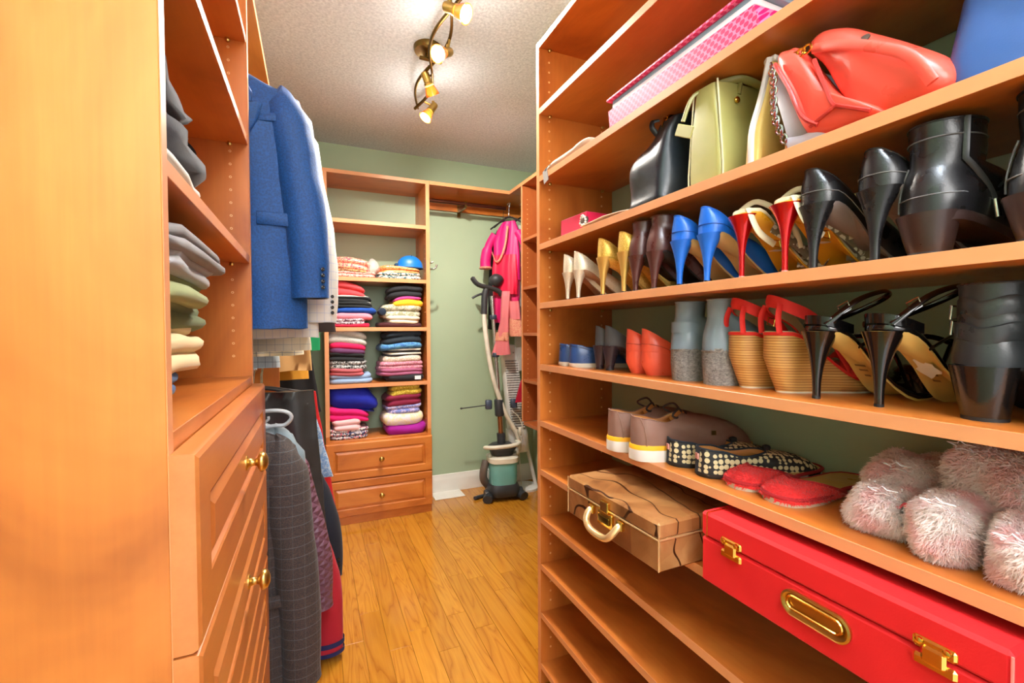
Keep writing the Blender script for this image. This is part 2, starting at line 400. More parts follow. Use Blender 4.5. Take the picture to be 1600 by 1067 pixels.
# --- far drawer unit
YU = 2.97; XA, XB = .056, .70
u4 = thing('far_shelf_unit', 'cherry-wood shelf unit with two drawers against the back wall', 'cabinet', (XA, YU, 0)); off4 = Vector(u4.location)
DW = WX
for xx in (XA, XB-.024):
    p = P(G().box(xx, xx+.024, YU, YB-.001, 0 if xx > .1 else 0, 2.147, .001), 'side_panel', WZ, u4, off4, flat=True)
    P(G().box(xx-.0002, xx+.0242, YU-.001, YU+.0002, .55, 2.147, .0004), 'edge_band', EDGE, p, off4, flat=True)
tp = P(G().box(XL+.002, XB, YU, YB-.001, 2.147, 2.17, .001), 'top_panel', WX, u4, off4, flat=True)
P(G().box(XL+.002, XB, YU-.0012, YU, 2.147, 2.17, .0004), 'edge_band', EDGE, tp, off4, flat=True)
BZ = [1.878, 1.526, 1.217, .866]
for z in BZ:
    s = P(G().box(XA+.024, XB-.024, YU+.002, YB-.002, z-.024, z, .0008), 'shelf', WX, u4, off4, flat=True)
    P(G().box(XA+.024, XB-.024, YU+.0008, YU+.0022, z-.024, z, .0004), 'edge_band', EDGE, s, off4, flat=True)  # lighter strip painting the light on the shelf front
    for xx, ax in ((XB-.024, (-1, 0, 0)),): pin(u4, Vector((xx, YU+.04, z-.028))-off4, ax)
P(G().box(XA+.024, XB-.024, YU, YB-.002, .5, .52, .0008), 'deck', WX, u4, off4, flat=True)
P(G().box(XA+.001, XB-.001, YU-.001, YU+.02, 0, .05, .001), 'kick_plate', WX, u4, off4, flat=True)
for z0, z1 in ((.052, .276), (.279, .508)):
    drawer(u4, Vector((XA-.004, YU-.002, z0))-off4, (1, 0, 0), (0, -1, 0), XB-XA+.006, z1-z0, .018, WX, .045)
hp = [Vector((XB-.024, yy, .58+.032*i))-off4 for i in range(48) for yy in (YU+.04, YB-.05) if all(not (z-.036 < .58+.032*i < z+.003) for z in BZ)]
holes(u4, 'pin_holes', hp, (-1, 0, 0))
h = thing('door_hook', 'small chrome catch screwed to the side of the far shelf unit', 'hook', (XB, 2.986, 1.62))
G().box(0, .004, -.012, .012, -.05, .05, .001).build('plate', CHROME, h, flat=True)
G().tube([(.004, 0, -.02), (.03, 0, -.02), (.045, -.004, -.008), (.05, -.006, .01)], [.008, .006, .006, .007], 10).build('arm', CHROME, h)
G().tube([(.004, 0, .02), (.018, 0, .02), (.026, 0, .03)], .006, 10).build('stud', CHROME, h)

# --- corner: shelf with rod, and wall-hung unit on the right
u5 = thing('corner_shelf', 'wooden wall shelf with hanging rod in the far right corner', 'shelf', (XB, YB, 2.13)); off5 = Vector(u5.location)
s = P(G().box(XB+.001, XR-.002, YU, YB-.001, 2.147, 2.17, .001), 'shelf', WX, u5, off5, flat=True)
P(G().box(XB+.001, 1.27, YU-.0012, YU, 2.147, 2.17, .0004), 'edge_band', EDGE, s, off5, flat=True)
P(G().box(XB+.002, XR-.002, YB-.02, YB-.001, 2.07, 2.146), 'cleat', WX, u5, off5, flat=True)
P(G().tube([(XB+.001, 3.11, 2.085), (1.3, 3.11, 2.085)], .0125, 14), 'rod', plain('bronze_rod', (92, 52, 40), .3, .8), u5, off5)
P(G().box(.985, 1.0, 3.1, YB-.02, 2.06, 2.1).box(.98, 1.005, YB-.024, YB-.018, 2.03, 2.12), 'rod_bracket', DKBRASS, u5, off5, flat=True)
X2 = 1.27
u6 = thing('wall_hung_shelves', 'dark wall-hung cubby shelves beyond the shoe shelving', 'shelving', (X2, 2.0, .58)); off6 = Vector(u6.location)
WD = [wood('aged_wood_%d' % i, i, (150, 78, 36), (176, 96, 48), (190, 112, 58)) for i in range(3)]
for yy in (2.757, 2.12):
    p = P(G().box(X2, XR-.002, yy, yy+T, .585, 2.146, .001), 'side_panel', WD[2], u6, off6, flat=True)
    P(G().box(X2-.001, X2, yy, yy+T, .585, 2.146, .0004), 'edge_band', EDGE, p, off6, flat=True)
s = P(G().box(X2, XR-.002, 2.12, YU-.002, 2.147, 2.17, .001), 'top_panel', WD[1], u6, off6, flat=True)
P(G().box(X2-.0012, X2, 2.12, YU-.002, 2.147, 2.17, .0004), 'edge_band', EDGE, s, off6, flat=True)
for py in (364, 444, 520, 597, 668):
    z = on(0, 838, py, X2).z
    P(G().box(X2+.003, XR-.002, 2.139, 2.757, z-T, z, .0008), 'shelf', WD[1], u6, off6, flat=True)
P(G().box(XR-.01, XR-.002, 2.139, 2.757, .6, 2.146), 'back_panel', WD[2], u6, off6, flat=True)
holes(u6, 'pin_holes', [Vector((X2+.037, 2.757, .65+.032*i))-off6 for i in range(45)], (0, -1, 0))
# ------------------------------------------------------------------ ceiling track light
tl = thing('track_light', 'antique-brass track light with four amber spot heads on two wavy bars', 'ceiling light', (.478, 2.026, CEIL)); TO = Vector(tl.location)
P(G().lathe([(.062, 0), (.062, -.012), (.058, -.022), (.03, -.026), (.012, -.028), (.012, -.05)], 28, TO), 'canopy', DKBRASS, tl, TO)
def barx(y, s): return .497+.045*(y-2.0)+s*.036*sin((y-2.06)*2*pi/.78)
for s in (-1, 1):
    P(G().tube([(barx(y, s), y, 2.385-.003*s) for y in [1.5+.02*i for i in range(50)]], .0075, 8, flat=.6), 'wavy_bar', DKBRASS, tl, TO)
P(G().box(.44, .54, 2.018, 2.034, 2.385, 2.397, .002), 'cross_piece', DKBRASS, tl, TO)
AMBER = NT('amber_glass').fin(sc((226, 132, 34)), .22, 0, Transmission_Weight=.35, Coat_Weight=.4)
bt = NT('lit_bulb'); bt.b.inputs['Emission Color'].default_value = (1, .9, .76, 1); bt.b.inputs['Emission Strength'].default_value = 14
BULB = bt.fin((1, .95, .85, 1), .3)
HEADS = [((.478, 1.60, 2.335), (.55, -.6, -.5)), ((.502, 1.845, 2.325), (-.62, -.5, -.5)), ((.505, 2.135, 2.345), (.45, .35, -.75)), ((.572, 2.385, 2.34), (-.5, -.1, -.75))]
for hp_, ax in HEADS:
    o = Vector(hp_); a = Vector(ax).normalized(); s0 = o - a*.03
    st = P(G().tube([(barx(o.y, -1 if o.y < 2 else 1), o.y, 2.385), (s0.x, s0.y, s0.z+.004)], .005, 8).lathe([(.0075, 0), (.0075, .03)], 10, (s0.x, s0.y, s0.z), (0, 0, 1)), 'stem', BRASS, tl, TO)
    hd = P(G().lathe([(.008, -.052), (.016, -.05), (.0185, -.042), (.0185, -.006), (.021, -.004), (.021, .004), (.018, .006)], 20, o, a), 'socket', BRASS, tl, TO)
    P(G().lathe([(.018, .004), (.022, .012), (.029, .034), (.034, .052), (.0315, .052), (.027, .034), (.02, .012)], 24, o, a, False, False), 'glass_shade', AMBER, hd, TO)
    P(G().lathe([(.012, .01), (.02, .024), (.0255, .04), (.022, .046), (.008, .049)], 20, o, a), 'bulb', BULB, hd, TO)
    l = bpy.data.lights.new('spot_head_lamp', 'SPOT'); l.energy = LAMPW*(.65 if o.y < 1.7 else 1); l.color = (1, .93, .83); l.shadow_soft_size = .03; l.spot_size = radians(145); l.spot_blend = .8
    lo = bpy.data.objects.new('spot_head_lamp', l); COL.objects.link(lo); lo.parent = tl; lo.location = o+a*.058-TO; lo.rotation_euler = a.to_track_quat('-Z', 'Y').to_euler()
    l = bpy.data.lights.new('shade_glow', 'POINT'); l.energy = 1.3; l.color = (1, .92, .8); l.shadow_soft_size = .04
    lo = bpy.data.objects.new('shade_glow', l); COL.objects.link(lo); lo.parent = tl; lo.location = o+a*.075-TO

# ------------------------------------------------------------------ shoes
def plan(L, wh, ws, wf, toe=.6, N=40, side=0.0):
    tab = [(0, 0), (.012, .42*wh), (.05, .78*wh), (.14, wh), (.42, ws), (.70, wf), (.86, wf*(.64+.3*toe)), (.96, wf*(.27+.43*toe)), (.99, wf*(.1+.28*toe)), (1, 0)]
    out = []
    for k in range(N):
        t = 2*pi*k/N; u = (1-cos(t))/2; s = 1 if sin(t) >= 0 else -1
        out.append((u, L*u, s*tabf(u, tab)+side*.5*wf*max(0, u-.5)**1.5))
    return out
def zs(u, H): return H*sst((.74-u)/.62) + (.007*max(0, (u-.74)/.26)**2 if H > .02 else 0)
def bez(S, C, Tt, n): return [[(1-t)**2*a+2*t*(1-t)*b+t*t*c for a, b, c in zip(S, C, Tt)] for t in [i/n for i in range(n+1)]]
def shoe_base(root, pl, H, t, solem, plat=0, welt=1.03):
    S = [Vector((x, y, zs(u, H)+t+plat)) for u, x, y in pl]
    cx = pl[len(pl)//2][1]/2
    def w(p, k): return Vector(((p.x-cx)*k+cx, p.y*k, p.z))
    top = [w(p, 1.0)+Vector((0, 0, .0004)) for p in S]; mid = [w(p, welt)-Vector((0, 0, t*.3)) for p in S]; bot = [w(p, welt*.985)-Vector((0, 0, t)) for p in S]
    G().loft([top, mid, bot]).build('sole', solem, root); return S
def heel(root, L, wh, H, top_r, tip, p, mat, tipm=None, cx=.10, tipx=.07, n=20, zt=None, name='heel'):
    rings = []; z1 = zt if zt else H
    for i in range(15):
        s = i/14; k = (1-s)**p
        rx = lerp(tip, top_r[0], k); ry = lerp(tip*1.05, top_r[1], k); c = lerp(tipx*L, cx*L, k)
        rings.append([Vector((c+rx*cos(2*pi*q/n), ry*sin(2*pi*q/n), lerp(z1, .004, s)-(0 if i else 0))) for q in range(n)])
    h = G().loft(rings).build(name, mat, root, ang=60)
    G().lathe([(tip*1.05, 0), (tip*1.05, .0045)], 14, (tipx*L, 0, 0)).build('heel_tip', tipm or plain('black_rubber', (24, 22, 22), .6), h); return h
TAN = leather('tan_sole', (214, 176, 116), .5, 0); INS = leather('beige_insole', (206, 178, 136), .6, 0)
def pump(name, label, loc, rz=0, L=.205, H=.09, wh=.027, wf=.036, toe=.45, hb=.05, throat=.60, ht=.034, mat=None, sole=TAN, ins=INS, hm=None, hk='stiletto', cat='shoe', group=None, tilt=0, seam=None, plat=0, hs=.03):
    r = thing(name, label, cat, loc, rz, group)
    pl = plan(L, wh, wh*.88, wf, toe); S = shoe_base(r, pl, H, .004, sole, plat, .985)
    def top(u, y, k=1.0, dz=0):
        ut = .012+u*(throat-.012); h = tabf(ut/throat, [(0, hb), (.06, hb*.97), (.16, hb*.84), (.34, hb*.62), (.62, hs), (1, ht)])
        wl = tabf(ut, [(0, 0), (.015, .16*wh), (.04, .4*wh), (.1, .62*wh), (.2, .78*wh), (.45, .8*wh), (.7, .9*wf)])
        if u > .5: wl *= sqrt(max(0, 1-((u-.5)/.5)**3.2))
        s = 1 if y > 0 else -1 if y < 0 else 0
        return Vector((L*ut*(1 if u > .02 else 1), s*wl*k, zs(ut, H)+.004+plat+h+dz))
    Tt = [top(u, y) for u, x, y in pl]
    C = [Vector((lerp(a.x, b.x, .22), a.y*1.12, lerp(a.z, b.z, .85 if u > .6 else .55))) for (u, x, y), a, b in zip(pl, S, Tt)]
    up = G().loft(bez(S, C, Tt, 8), False, False).build('upper', mat, r, ang=80)
    I0 = [p+Vector((0, 0, -.0005)) for p in Tt]; I1 = [Vector((lerp(p.x, L*throat*.5, .04), p.y*.9, p.z-.012)) for p in Tt]
    I2 = [Vector((lerp(s.x, L*.45, .06), s.y*.86, s.z+.002)) for s in S]
    G().loft([I0, I1, I2], False, True).build('lining', ins, up, ang=80)
    G().tube(Tt, .0011, 6, True).build('topline_binding', mat, up)
    if hk == 'stiletto': heel(r, L, wh, H, (.115*L, wh*.98), .0055, 2.3, hm or mat, zt=H+.004+plat)
    elif hk == 'cone': heel(r, L, wh, H, (.13*L, wh*1.0), .011, 1.2, hm or mat, zt=H+.003)
    elif hk == 'block': heel(r, L, wh, H, (.13*L, wh*1.0), .017, .8, hm or mat, zt=H+.003, tipx=.1)
    elif hk == 'wedge':
        W0 = [p-Vector((0, 0, .001)) for p in S]; cx = L/2
        W1 = [Vector(((p.x-cx)*1.0+cx, p.y*1.03, lerp(p.z, 0, .5))) for p in S]; W2 = [Vector((lerp(p.x, cx, .12), p.y*.7, 0.0)) for p in S]
        G().loft([W0, W1, W2]).build('wedge', hm or mat, r, ang=60)
    if plat:
        cx = L*.5
        G().loft([[Vector((p.x, p.y, max(p.z-.004, .001))) for p in S], [Vector((lerp(p.x, cx, .03), p.y*.95, max(0, p.z-.004-plat))) for p in S]]).build('platform', mat, r, ang=60)
    if seam:
        k = len(pl)//2; pts = []
        for q in range(-9, 10):
            i = q % len(pl); b = bez([S[i]], [C[i]], [Tt[i]], 8)
            pts.append(b[3][0]*.5+b[2][0]*.5+Vector((0, math.copysign(.0006, S[i].y), 0)) - (Vector((.0008, 0, 0)) if abs(q) < 3 else Vector()))
        G().tube(pts, .0007, 5).build('seam', seam, up)
    return r
def boot(name, label, loc, rz=0, L=.22, H=.08, wh=.03, wf=.038, toe=.5, top=.16, sx=.036, sy=.028, mat=None, hm=None, hk='stiletto', sole=None, group=None, lean=0.0, extra=None, solet=.004, ank=.06):
    r = thing(name, label, 'boot', loc, rz, group); sole = sole or plain('black_rubber', (24, 22, 22), .6)
    pl = plan(L, wh, wh*.92, wf, toe); S = shoe_base(r, pl, H, solet, sole)
    zA = H+solet+ank; cx = .21*L
    def ell(z, rx, ry, c): return [Vector((c-rx*cos(2*pi*k/len(pl)), ry*sin(2*pi*k/len(pl)), z)) for k in range(len(pl))]
    A = ell(zA, sx*1.02, sy*1.02, cx)
    C = [Vector((lerp(a.x, b.x, .30 if u > .5 else .1), a.y*1.14, lerp(a.z, b.z, .62 if u > .5 else .5))) for (u, x, y), a, b in zip(pl, S, A)]
    rings = bez(S, C, A, 9)
    nt = 5
    for i in range(1, nt+1):
        t = i/nt; rings.append(ell(lerp(zA, top, t)-.0, lerp(sx*1.02, sx*1.05, t), lerp(sy*1.02, sy*1.07, t), cx+lean*t))
    g = G().loft(rings, False, False); g.jitter(.003, 22, len(label) % 50, lambda p: sst((p.z-.03)/.05)*sst((top-.008-p.z)/.03))
    up = g.build('upper', mat, r, ang=80)
    R = rings[-1]; n = len(R); cen = sum(R, Vector())/n
    G().loft([[lerp(p, cen, .02) for p in R], [lerp(p, cen, .08) for p in R], [lerp(p, cen, .3)-Vector((0, 0, .05)) for p in R]], False, True).build('lining', plain('dark_lining', (40, 34, 30), .8), up)
    G().tube(R, .0016, 6, True).build('collar_binding', mat, up)
    if hk == 'stiletto': heel(r, L, wh, H, (.115*L, wh), .006, 1.9, hm or mat, zt=H+solet)
    elif hk == 'block': heel(r, L, wh, H, (.125*L, wh), .0205, .9, hm or mat, zt=H+solet, tipx=.115)
    elif hk == 'wedge':
        cx2 = L/2
        G().loft([[p+Vector((0, p.y*.04, .004)) for p in S], [Vector((p.x, p.y*1.06, lerp(p.z, 0, .45))) for p in S], [Vector((lerp(p.x, cx2, .03), p.y*.98, 0.0)) for p in S]]).build('wedge', hm, r, ang=60)
    if extra: extra(r, up, rings, S, cx)
    return r
Z5, Z6, Z7, Z8, Z4, Z3 = SZ[4], SZ[5], SZ[6], SZ[7], SZ[3], SZ[2]
# upper shoe shelf
CREAM = glitter('cream_glitter', (226, 208, 172), (250, 240, 216)); GLD = glitter('gold_glitter', (196, 142, 36), (250, 214, 110))
GHEEL = plain('gold_heel_lacquer', (222, 176, 92), .3, .5); CHEEL = glitter('cream_heel_glitter', (232, 216, 182), (250, 240, 220))
gr = 'high heels on the upper shoe shelf'
NAVYF = leather('royal_blue_leather', (24, 104, 206), .38)
BRN = leather('burgundy_brown_leather', (82, 42, 36), .3)
BLK = leather('black_leather', (26, 25, 27), .28)
BLKP = leather('black_patent', (14, 13, 14), .1, .6, .02)
GOLDIN = leather('gold_insole', (214, 172, 70), .4, 0)
for i, y in enumerate((1.205, 1.145)):
    pump('pump_shoe', ('cream glitter stiletto pump nearest the side panel', 'cream glitter stiletto pump next to the gold pumps')[i], (.690, y, Z5), radians(-14), L=.2, H=.078, wh=.023, wf=.034, toe=.3, hb=.054, mat=CREAM, hm=CHEEL, sole=leather('taupe_sole', (170, 128, 96), .5, 0), group=gr)
for i, y in enumerate((1.022, .932)):
    pump('pump_shoe', ('gold glitter platform pump next to the cream pumps', 'gold glitter platform pump next to the brown ankle boots')[i], (.690, y, Z5), radians(-12), L=.195, H=.092, wh=.027, wf=.036, toe=.55, hb=.05, mat=GLD, hm=GHEEL, sole=leather('yellow_gold_sole', (206, 168, 60), .35, .1), ins=GOLDIN, plat=.004, group=gr)
for i, y in enumerate((.888, .823)):
    boot('ankle_boot', ('burgundy-brown heeled ankle boot standing behind its mate near gold pumps', 'burgundy-brown heeled ankle boot next to the blue pumps')[i], (.690, y, Z5), radians(-12), L=.2, H=.08, wh=.027, wf=.034, toe=.3, top=.162, sx=.032, sy=.024, mat=BRN, group='burgundy ankle boots')
for i, y in enumerate((.745, .672)):
    pump('pump_shoe', ('royal blue leather stiletto pump next to the brown boots', 'royal blue leather stiletto pump next to the red-heeled sandals')[i], (.690, y, Z5), radians(-10), L=.205, H=.09, wh=.028, wf=.037, toe=.6, hb=.052, mat=NAVYF, seam=leather('deep_blue_seam', (14, 66, 150), .5, 0), group=gr)
REDL = plain('red_chrome_lacquer', (206, 14, 22), .12, .6, var=.1, Coat_Weight=.6)
def strap(parent, name, path, w, t, mat, up=None):
    return G().tube(spline(path, 6), w, 8, flat=t/w, up=up).build(name, mat, parent)
CRMS = leather('cream_strap', (224, 208, 172), .45, 0); LACE = fabric('silver_lace', (214, 206, 184), 'lace', (120, 104, 80), 1.0)
for i, y in enumerate((.595, .513)):
    r = thing('strappy_sandal', ('red mirror-heeled cream sandal next to the blue pumps', 'red mirror-heeled cream sandal next to the black pumps')[i], 'shoe', (.692, y, Z5), radians(-14), 'red-heeled sandals')
    L, H = .195, .108; pl = plan(L, .029, .025, .037, .6)
    S = shoe_base(r, pl, H, .005, leather('amber_sole', (222, 158, 34), .3, .2)); heel(r, L, .029, H, (.145*L, .0285), .0045, 3.6, REDL, plain('pink_tip', (226, 150, 140), .4), zt=H+.002)
    G().loft([[Vector((p.x, p.y*.97, p.z+.0006)) for p in S], [Vector((p.x*.985+.001, p.y*.94, p.z+.007)) for p in S]]).build('insole', CRMS, r, ang=60)
    strap(r, 'ankle_strap', [(.012, -.02, H+.012), (.02, -.034, H-.03), (.05, -.036, .055)], .006, .002, CRMS, (0, 1, 0))
    strap(r, 'ankle_strap', [(.02, .022, H+.012), (.045, .0, H+.03), (.085, -.03, H-.01), (.1, -.036, .05)], .005, .002, CRMS)
    strap(r, 'toe_strap', [(.12, -.036, .018), (.135, -.022, .05), (.14, 0, .058), (.135, .022, .05), (.12, .036, .018)], .02, .002, LACE)
    strap(r, 'side_strap', [(.05, -.03, .085), (.09, -.034, .06), (.13, -.034, .03)], .009, .002, LACE, (0, 1, 0))
    G().tube([(.05, -.036, .052), (.06, -.038, .05), (.058, -.037, .062), (.048, -.036, .062)], .0012, 6, True).build('buckle', GOLD, r)
    G().box(.075, .095, -.006, .01, .0035, .0039).xf(Matrix.Translation((0, 0, zs(.43, H)-.006))).build('size_sticker', plain('white_sticker', (236, 230, 222), .5), r, flat=True)
for i, y in enumerate((.467, .383)):
    pump('pump_shoe', ('glossy black stiletto pump next to the red-heeled sandals', 'glossy black stiletto pump next to the black ankle boots')[i], (.692, y, Z5), radians(-14), L=.2, H=.094, wh=.029, wf=.038, toe=.65, hb=.054, mat=BLK, sole=leather('scuffed_grey_sole', (128, 112, 108), .6, 0), seam=plain('grey_piping', (116, 112, 110), .4), group=gr)
SKID = leather('dark_brown_stack', (48, 30, 26), .35)
def zipx(r, up, rings, S, cx):
    pts = [rings[j][32] + Vector((.001, -.0015, 0)) for j in range(2, len(rings))]
    G().tube(pts, .0035, 6, flat=.5).build('side_zip', plain('zip_teeth', (60, 60, 62), .35, .5), up)
    G().tube([rings[3][32]+Vector((0, -.004, 0)), rings[3][32]+Vector((.002, -.006, -.022))], .003, 8, flat=.5).build('zip_pull', CHROME, up)
    for j in (3, 12):
        if j < len(rings): G().tube([p*1.0+Vector((0, math.copysign(.0008, p.y), 0)) for p in rings[j]], .001, 5, True).build('stitched_seam', plain('grey_stitch', (92, 90, 90), .5), up)
    G().tube([rings[j][3] + Vector((-.0008, .0006, 0)) for j in range(1, 10)], .0012, 5).build('back_seam', plain('grey_stitch', (92, 90, 90), .5), up)
for i, y in enumerate((.333, .235)):
    boot('ankle_boot', ('black leather zip ankle boot with stacked heel next to black pumps', 'black leather zip ankle boot at the right edge, half cut off')[i], (.694, y, Z5), radians(-16 if i == 0 else -24), L=.235, H=.04, wh=.033, wf=.041, toe=.6, top=.163, sx=.040, sy=.031, mat=BLK, hm=SKID, hk='block', sole=SKID, solet=.012, ank=.062, group='black zip ankle boots', extra=zipx)
# middle shoe shelf
LBL = leather('navy_blue_leather', (40, 74, 128), .3); WSOLE = plain('pale_sole', (216, 206, 184), .5)
def flatshoe(name, label, loc, rz, L, wh, wf, toe, hb, hs, ht, throat, mat, solem, st, ins=INS, group=None, band=None, opening=.86):
    r = thing(name, label, 'shoe', loc, rz, group); pl = plan(L, wh, wh*.92, wf, toe); cx = L/2
    z0 = st
    S = [Vector((x, y, z0)) for u, x, y in pl]
    ex = lambda k, z: [Vector(((p.x-cx)*k+cx, p.y*(k+.02), z)) for p in S]
    if band:
        G().loft([ex(1.02, z0*.72), ex(1.025, z0*.9), ex(1.01, z0+.001)]).build('foxing_stripe', band, r); G().loft([ex(1.0, 0), ex(1.025, .003), ex(1.025, z0*.73)]).build('sole', solem, r)
    else: G().loft([ex(.985, 0), ex(1.015, z0*.4), ex(1.01, z0+.0005)]).build('sole', solem, r)
    def top(u, y):
        ut = .015+u*(throat-.015); h = stabf(ut/throat, [(0, hb), (.25, hb*.94), (.6, hs), (1, ht)])
        wl = tabf(ut, [(0, 0), (.02, .4*wh), (.08, .76*wh), (.2, .88*wh), (.45, opening*wh), (.7, opening*wf)])
        if u > .5: wl *= sqrt(max(0, 1-((u-.5)/.5)**3))
        return Vector((L*ut, math.copysign(wl, y) if abs(y) > 1e-6 else 0, z0+h))
    Tt = [top(u, y) for u, x, y in pl]
    C = [Vector((lerp(a.x, b.x, .16), a.y*1.12, lerp(a.z, b.z, .9 if u > .6 else .55))) for (u, x, y), a, b in zip(pl, S, Tt)]
    R = bez(S, C, Tt, 8); up = G().loft(R, False, False).build('upper', mat, r, ang=80)
    I1 = [Vector((lerp(p.x, L*throat*.5, .05), p.y*.88, p.z-.01)) for p in Tt]; I2 = [Vector((lerp(s.x, L*.45, .06), s.y*.86, s.z+.003)) for s in S]
    G().loft([Tt, I1, I2], False, True).build('lining', ins, up, ang=80); G().tube(Tt, .0014, 6, True).build('collar_binding', mat, up)
    return r, up, S, Tt, R
for i, y in enumerate((1.278, 1.213)):
    r, up, S, Tt, R = flatshoe('loafer', ('navy leather loafer with pale sole nearest the side panel', 'navy leather loafer with pale sole next to the grey pumps')[i], (.715, y, Z6), radians(-22), .215, .029, .038, .7, .058, .045, .045, .5, LBL, WSOLE, .012, group='navy loafers')
    G().tube([p+Vector((0, 0, -.006)) for p in Tt], .002, 6, True).build('collar_stitch', leather('navy_piping', (22, 44, 84), .4), up)
    g = G()
    for k in range(7): g.lathe([(.004, 0), (.004, .006)], 8, (.03+.02*k, -.022, -.0005))
    g.build('sole_studs', plain('black_rubber', (24, 22, 22), .6), r)
GRY = fabric('charcoal_suede', (84, 86, 88), None, None, 1, .8); GHL = leather('plum_black_heel', (50, 40, 46), .3)
for i, y in enumerate((1.118, 1.07)):
    pump('pump_shoe', ('charcoal suede pump with dark cone heel next to the navy loafers', 'charcoal suede pump with dark cone heel next to the coral pumps')[i], (.745, y, Z6), radians(-20), L=.2, H=.065, wh=.027, wf=.036, toe=.5, hb=.056, mat=GRY, hm=GHL, hk='cone', sole=GHL, group='charcoal suede pumps')
CORAL = leather('coral_leather', (242, 92, 62), .36)
for i, y in enumerate((.975, .915)):
    pump('wedge_pump', ('coral leather wedge pump next to the charcoal suede pumps', 'coral leather wedge pump next to the grey wedge boots')[i], (.745, y, Z6), radians(-26), L=.215, H=.055, wh=.029, wf=.037, toe=.5, hb=.056, mat=CORAL, hk='wedge', hm=CORAL, sole=CORAL, seam=leather('dark_coral_seam', (188, 54, 36), .5), group='coral wedge pumps')
GB = leather('blue_grey_leather', (126, 142, 152), .42, .1)
def crep():
    t = NT('crinkled_grey_wedge'); v = t.co((1, 1, 1.6)); n = t.noise(v, 150, 5, .7, .8)
    t.bump(n, 1.0, .004); return t.fin(t.ramp(n, [(.35, sc((96, 92, 88))), (.65, sc((160, 154, 146)))]), .7)
CREP = crep()
def cuff(r, up, rings, S, cx):
    R = rings[6]; cen = sum(R, Vector())/len(R)
    b = [lerp(p, Vector((cen.x, 0, p.z)), -.06) for p in R]
    G().loft([[lerp(p, Vector((cen.x, 0, p.z)), -.02)+Vector((0, 0, -.012)) for p in R], [p+Vector((0, 0, -.012)) for p in b], [p+Vector((0, 0, .012)) for p in b], [lerp(p, Vector((cen.x, 0, p.z)), -.02)+Vector((0, 0, .012)) for p in R]], False, False).build('ankle_band', GB, up)
for i, y in enumerate((.788, .7)):
    boot('wedge_boot', ('blue-grey leather ankle boot with band and crinkled wedge by coral pumps', 'blue-grey leather ankle boot on crinkled grey wedge by red sandals')[i], (.728, y, Z6), radians(-14-6*i), L=.2, H=.066, wh=.031, wf=.038, toe=.7, top=.172, sx=.032, sy=.0235, mat=GB, hk='wedge', hm=CREP, sole=CREP, group='blue-grey wedge boots', extra=cuff if i == 0 else None, ank=.07)
def stack():
    t = NT('stacked_cork_wedge'); sep = t.n('ShaderNodeSeparateXYZ'); t.l(t.co(), sep.inputs[0])
    w = t.math('FRACT', t.math('MULTIPLY', sep.outputs[2], 210)); f = t.noise(t.co((4, 4, 60)), 3, 3)
    col = t.mix(t.math('LESS_THAN', w, .3), t.ramp(f, [(.3, sc((196, 140, 74))), (.7, sc((220, 172, 100)))]), sc((158, 104, 52)))
    t.bump(w, .25, .0008); return t.fin(col, .5)
STK = stack(); REDS = fabric('red_suede', (222, 34, 24), None, None, 1, .7)
for i, y in enumerate((.642, .568)):
    r = thing('wedge_sandal', ('red suede slingback with stacked wooden wedge by grey boots', 'red suede slingback with stacked wooden wedge by black strappy heels')[i], 'shoe', (.738, y, Z6), radians(-18-4*i), 'red wedge sandals')
    L, H = .205, .088; pl = plan(L, .030, .029, .038, .7); S = [Vector((x, yy, zs(u, H)*.92+.022)) for u, x, yy in pl]; cx = L/2
    G().loft([S, [Vector((p.x, p.y*1.04, lerp(p.z, 0, .4))) for p in S], [Vector((lerp(p.x, cx, .16)+.004, p.y*.76, .0025)) for p in S]]).build('wedge', STK, r, ang=60)
    G().loft([[Vector((lerp(p.x, cx, .16)+.004, p.y*.77, .003)) for p in S], [Vector((lerp(p.x, cx, .16)+.004, p.y*.75, 0)) for p in S]]).build('outsole', WSOLE, r)
    G().loft([[Vector(((p.x-cx)*1.01+cx, p.y*1.05, p.z-.0015)) for p in S], [Vector(((p.x-cx)*1.012+cx, p.y*1.06, p.z+.004)) for p in S]]).build('footbed_rim', REDS, r)
    G().loft([[Vector((p.x, p.y*.9, p.z+.002)) for p in S], [Vector((p.x, p.y*.88, p.z+.0055)) for p in S]]).build('insole', INS, r)
    zt = S[0].z
    half = spline([(.125, -.036, .045), (.075, -.033, zt+.018), (.024, -.027, zt+.048), (.004, 0, zt+.06), (.024, .027, zt+.048), (.075, .033, zt+.018), (.125, .036, .045)], 6)
    G().loft([[p+Vector((0, 0, -.012)) for p in half], [p+Vector((-.0015, math.copysign(.0015, p.y), 0)) for p in half], [p+Vector((0, 0, .01)) for p in half], [p+Vector((.002, -math.copysign(.002, p.y), .01)) for p in half], [p+Vector((.002, -math.copysign(.002, p.y), -.012)) for p in half], [p+Vector((0, 0, -.012)) for p in half]], False, False, False).build('slingback_strap', REDS, r)
    G().loft([[p+Vector((.0024, -math.copysign(.0024, p.y), -.011)) for p in half], [p+Vector((.0026, -math.copysign(.0026, p.y), .009)) for p in half]], False, False, False).build('strap_lining', INS, r)
    for s in (-1, 1): strap(r, 'side_strap', [(.008, s*.027, zt+.002), (.006, s*.026, zt+.03), (.012, s*.022, zt+.052)], .0055, .002, REDS, (0, s, 0))
    strap(r, 'toe_strap', [(.13, -.039, .03), (.14, -.028, .062), (.145, 0, .072), (.14, .028, .062), (.13, .039, .03)], .022, .003, REDS)
    G().tube([(.05, -.0345, zt+.018), (.062, -.0355, zt+.014), (.064, -.0355, zt+.027), (.052, -.0345, zt+.031)], .0014, 6, True).build('buckle', GOLD, r)
YSOLE = leather('golden_tan_sole', (222, 182, 104), .38, .1)
